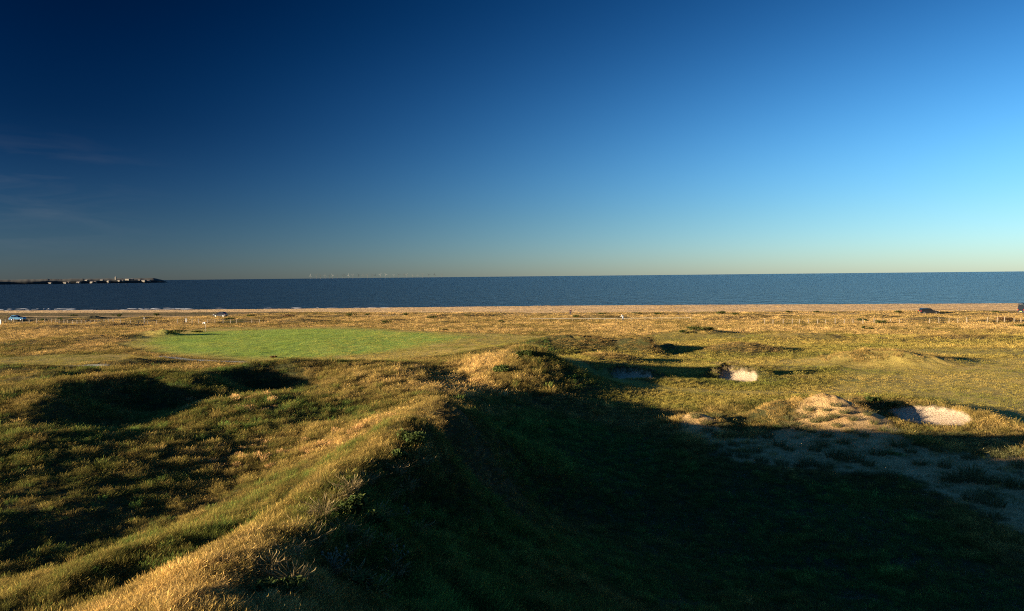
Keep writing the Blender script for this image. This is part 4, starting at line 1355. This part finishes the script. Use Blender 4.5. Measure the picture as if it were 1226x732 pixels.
pol = mth(nt, 'SUBTRACT', 1.0, mth(nt, 'MULTIPLY', sin2, by_height(-.02, .22, .80, .92)))
pol = mth(nt, 'MULTIPLY', pol, by_height(.12, .42, 1.0, .50))
pol = mth(nt, 'ADD', pol, mth(nt, 'MULTIPLY', by_height(.5, .8, 0.0, .75), mth(nt, 'SUBTRACT', 1.0, pol)))
cc = nd(nt, 'ShaderNodeCombineColor')
for i, g in enumerate((1.12, 1.03, .84)):
    nt.links.new(mth(nt, 'POWER', pol, g), cc.inputs[i])
pm = mixc(nt, 1.0, sky.outputs[0], cc.outputs[0], 'MULTIPLY')
hs = nd(nt, 'ShaderNodeHueSaturation'); hs.inputs['Saturation'].default_value = 1.09
hz_t = mixc(nt, by_height(.0, .09, 1.0, 0.0), (1.0, 1.0, 1.0), (.97, 1.05, 1.20))
nt.links.new(mixc(nt, 1.0, pm, hz_t, 'MULTIPLY'), hs.inputs['Color'])
mp = nd(nt, 'ShaderNodeMapping'); nt.links.new(dirv, mp.inputs['Vector'])
mp.inputs['Rotation'].default_value = (0, R(14), 0); mp.inputs['Scale'].default_value = (4, 4, 26)
wisp = noise(nt, mp.outputs[0], 1.6, 4, .55, .6)
wm = nd(nt, 'ShaderNodeMapRange'); nt.links.new(wisp, wm.inputs['Value'])
wm.inputs['From Min'].default_value = .46; wm.inputs['From Max'].default_value = .80; wm.inputs['To Max'].default_value = 1.0
west = nd(nt, 'ShaderNodeMapRange'); nt.links.new(sep.outputs['X'], west.inputs['Value']); west.interpolation_type = 'SMOOTHSTEP'
west.inputs['From Min'].default_value = -.40; west.inputs['From Max'].default_value = -.62
band = mth(nt, 'MULTIPLY', by_height(.015, .06, 0.0, 1.0), by_height(.12, .20, 1.0, 0.0))
cf = mth(nt, 'MULTIPLY', mth(nt, 'MULTIPLY', wm.outputs[0], west.outputs[0]), band)
cl = mixc(nt, mth(nt, 'MULTIPLY', cf, .11), hs.outputs[0], (1.3, 1.35, 1.35))
nt.links.new(cl, bg.inputs['Color']); bg.inputs['Strength'].default_value = .076
nt.links.new(bg.outputs[0], out.inputs[0])

sl = bpy.data.lights.new('sun', 'SUN'); sl.energy = 5.0; sl.angle = R(.53); sl.color = (1, .80, .55)
so = bpy.data.objects.new('sun', sl); COL.objects.link(so)
so.rotation_euler = Vector(SUN).to_track_quat('Z', 'Y').to_euler()
so.location = (-60, -20, 60)

# ------------------------------------------------------------------ camera
cam = bpy.data.cameras.new('camera'); co = bpy.data.objects.new('camera', cam); COL.objects.link(co)
cam.sensor_width = 36; cam.lens = 36 * F / PW; cam.clip_start = .1; cam.clip_end = 100000
M = Matrix(((CR[0], CU[0], -fwd[0], CAM[0]), (CR[1], CU[1], -fwd[1], CAM[1]), (CR[2], CU[2], -fwd[2], CAM[2]), (0, 0, 0, 1)))
co.matrix_world = M
scene.camera = co

scene.render.engine = 'CYCLES'
scene.view_settings.view_transform = 'Standard'; scene.view_settings.look = 'None'
scene.view_settings.exposure = 1.78; scene.view_settings.gamma = 1.0
scene.cycles.use_denoising = False
scene.cycles.denoising_prefilter = 'ACCURATE'
scene.cycles.filter_width = 1.1
scene.cycles.max_bounces = 5; scene.cycles.diffuse_bounces = 2; scene.cycles.transmission_bounces = 3
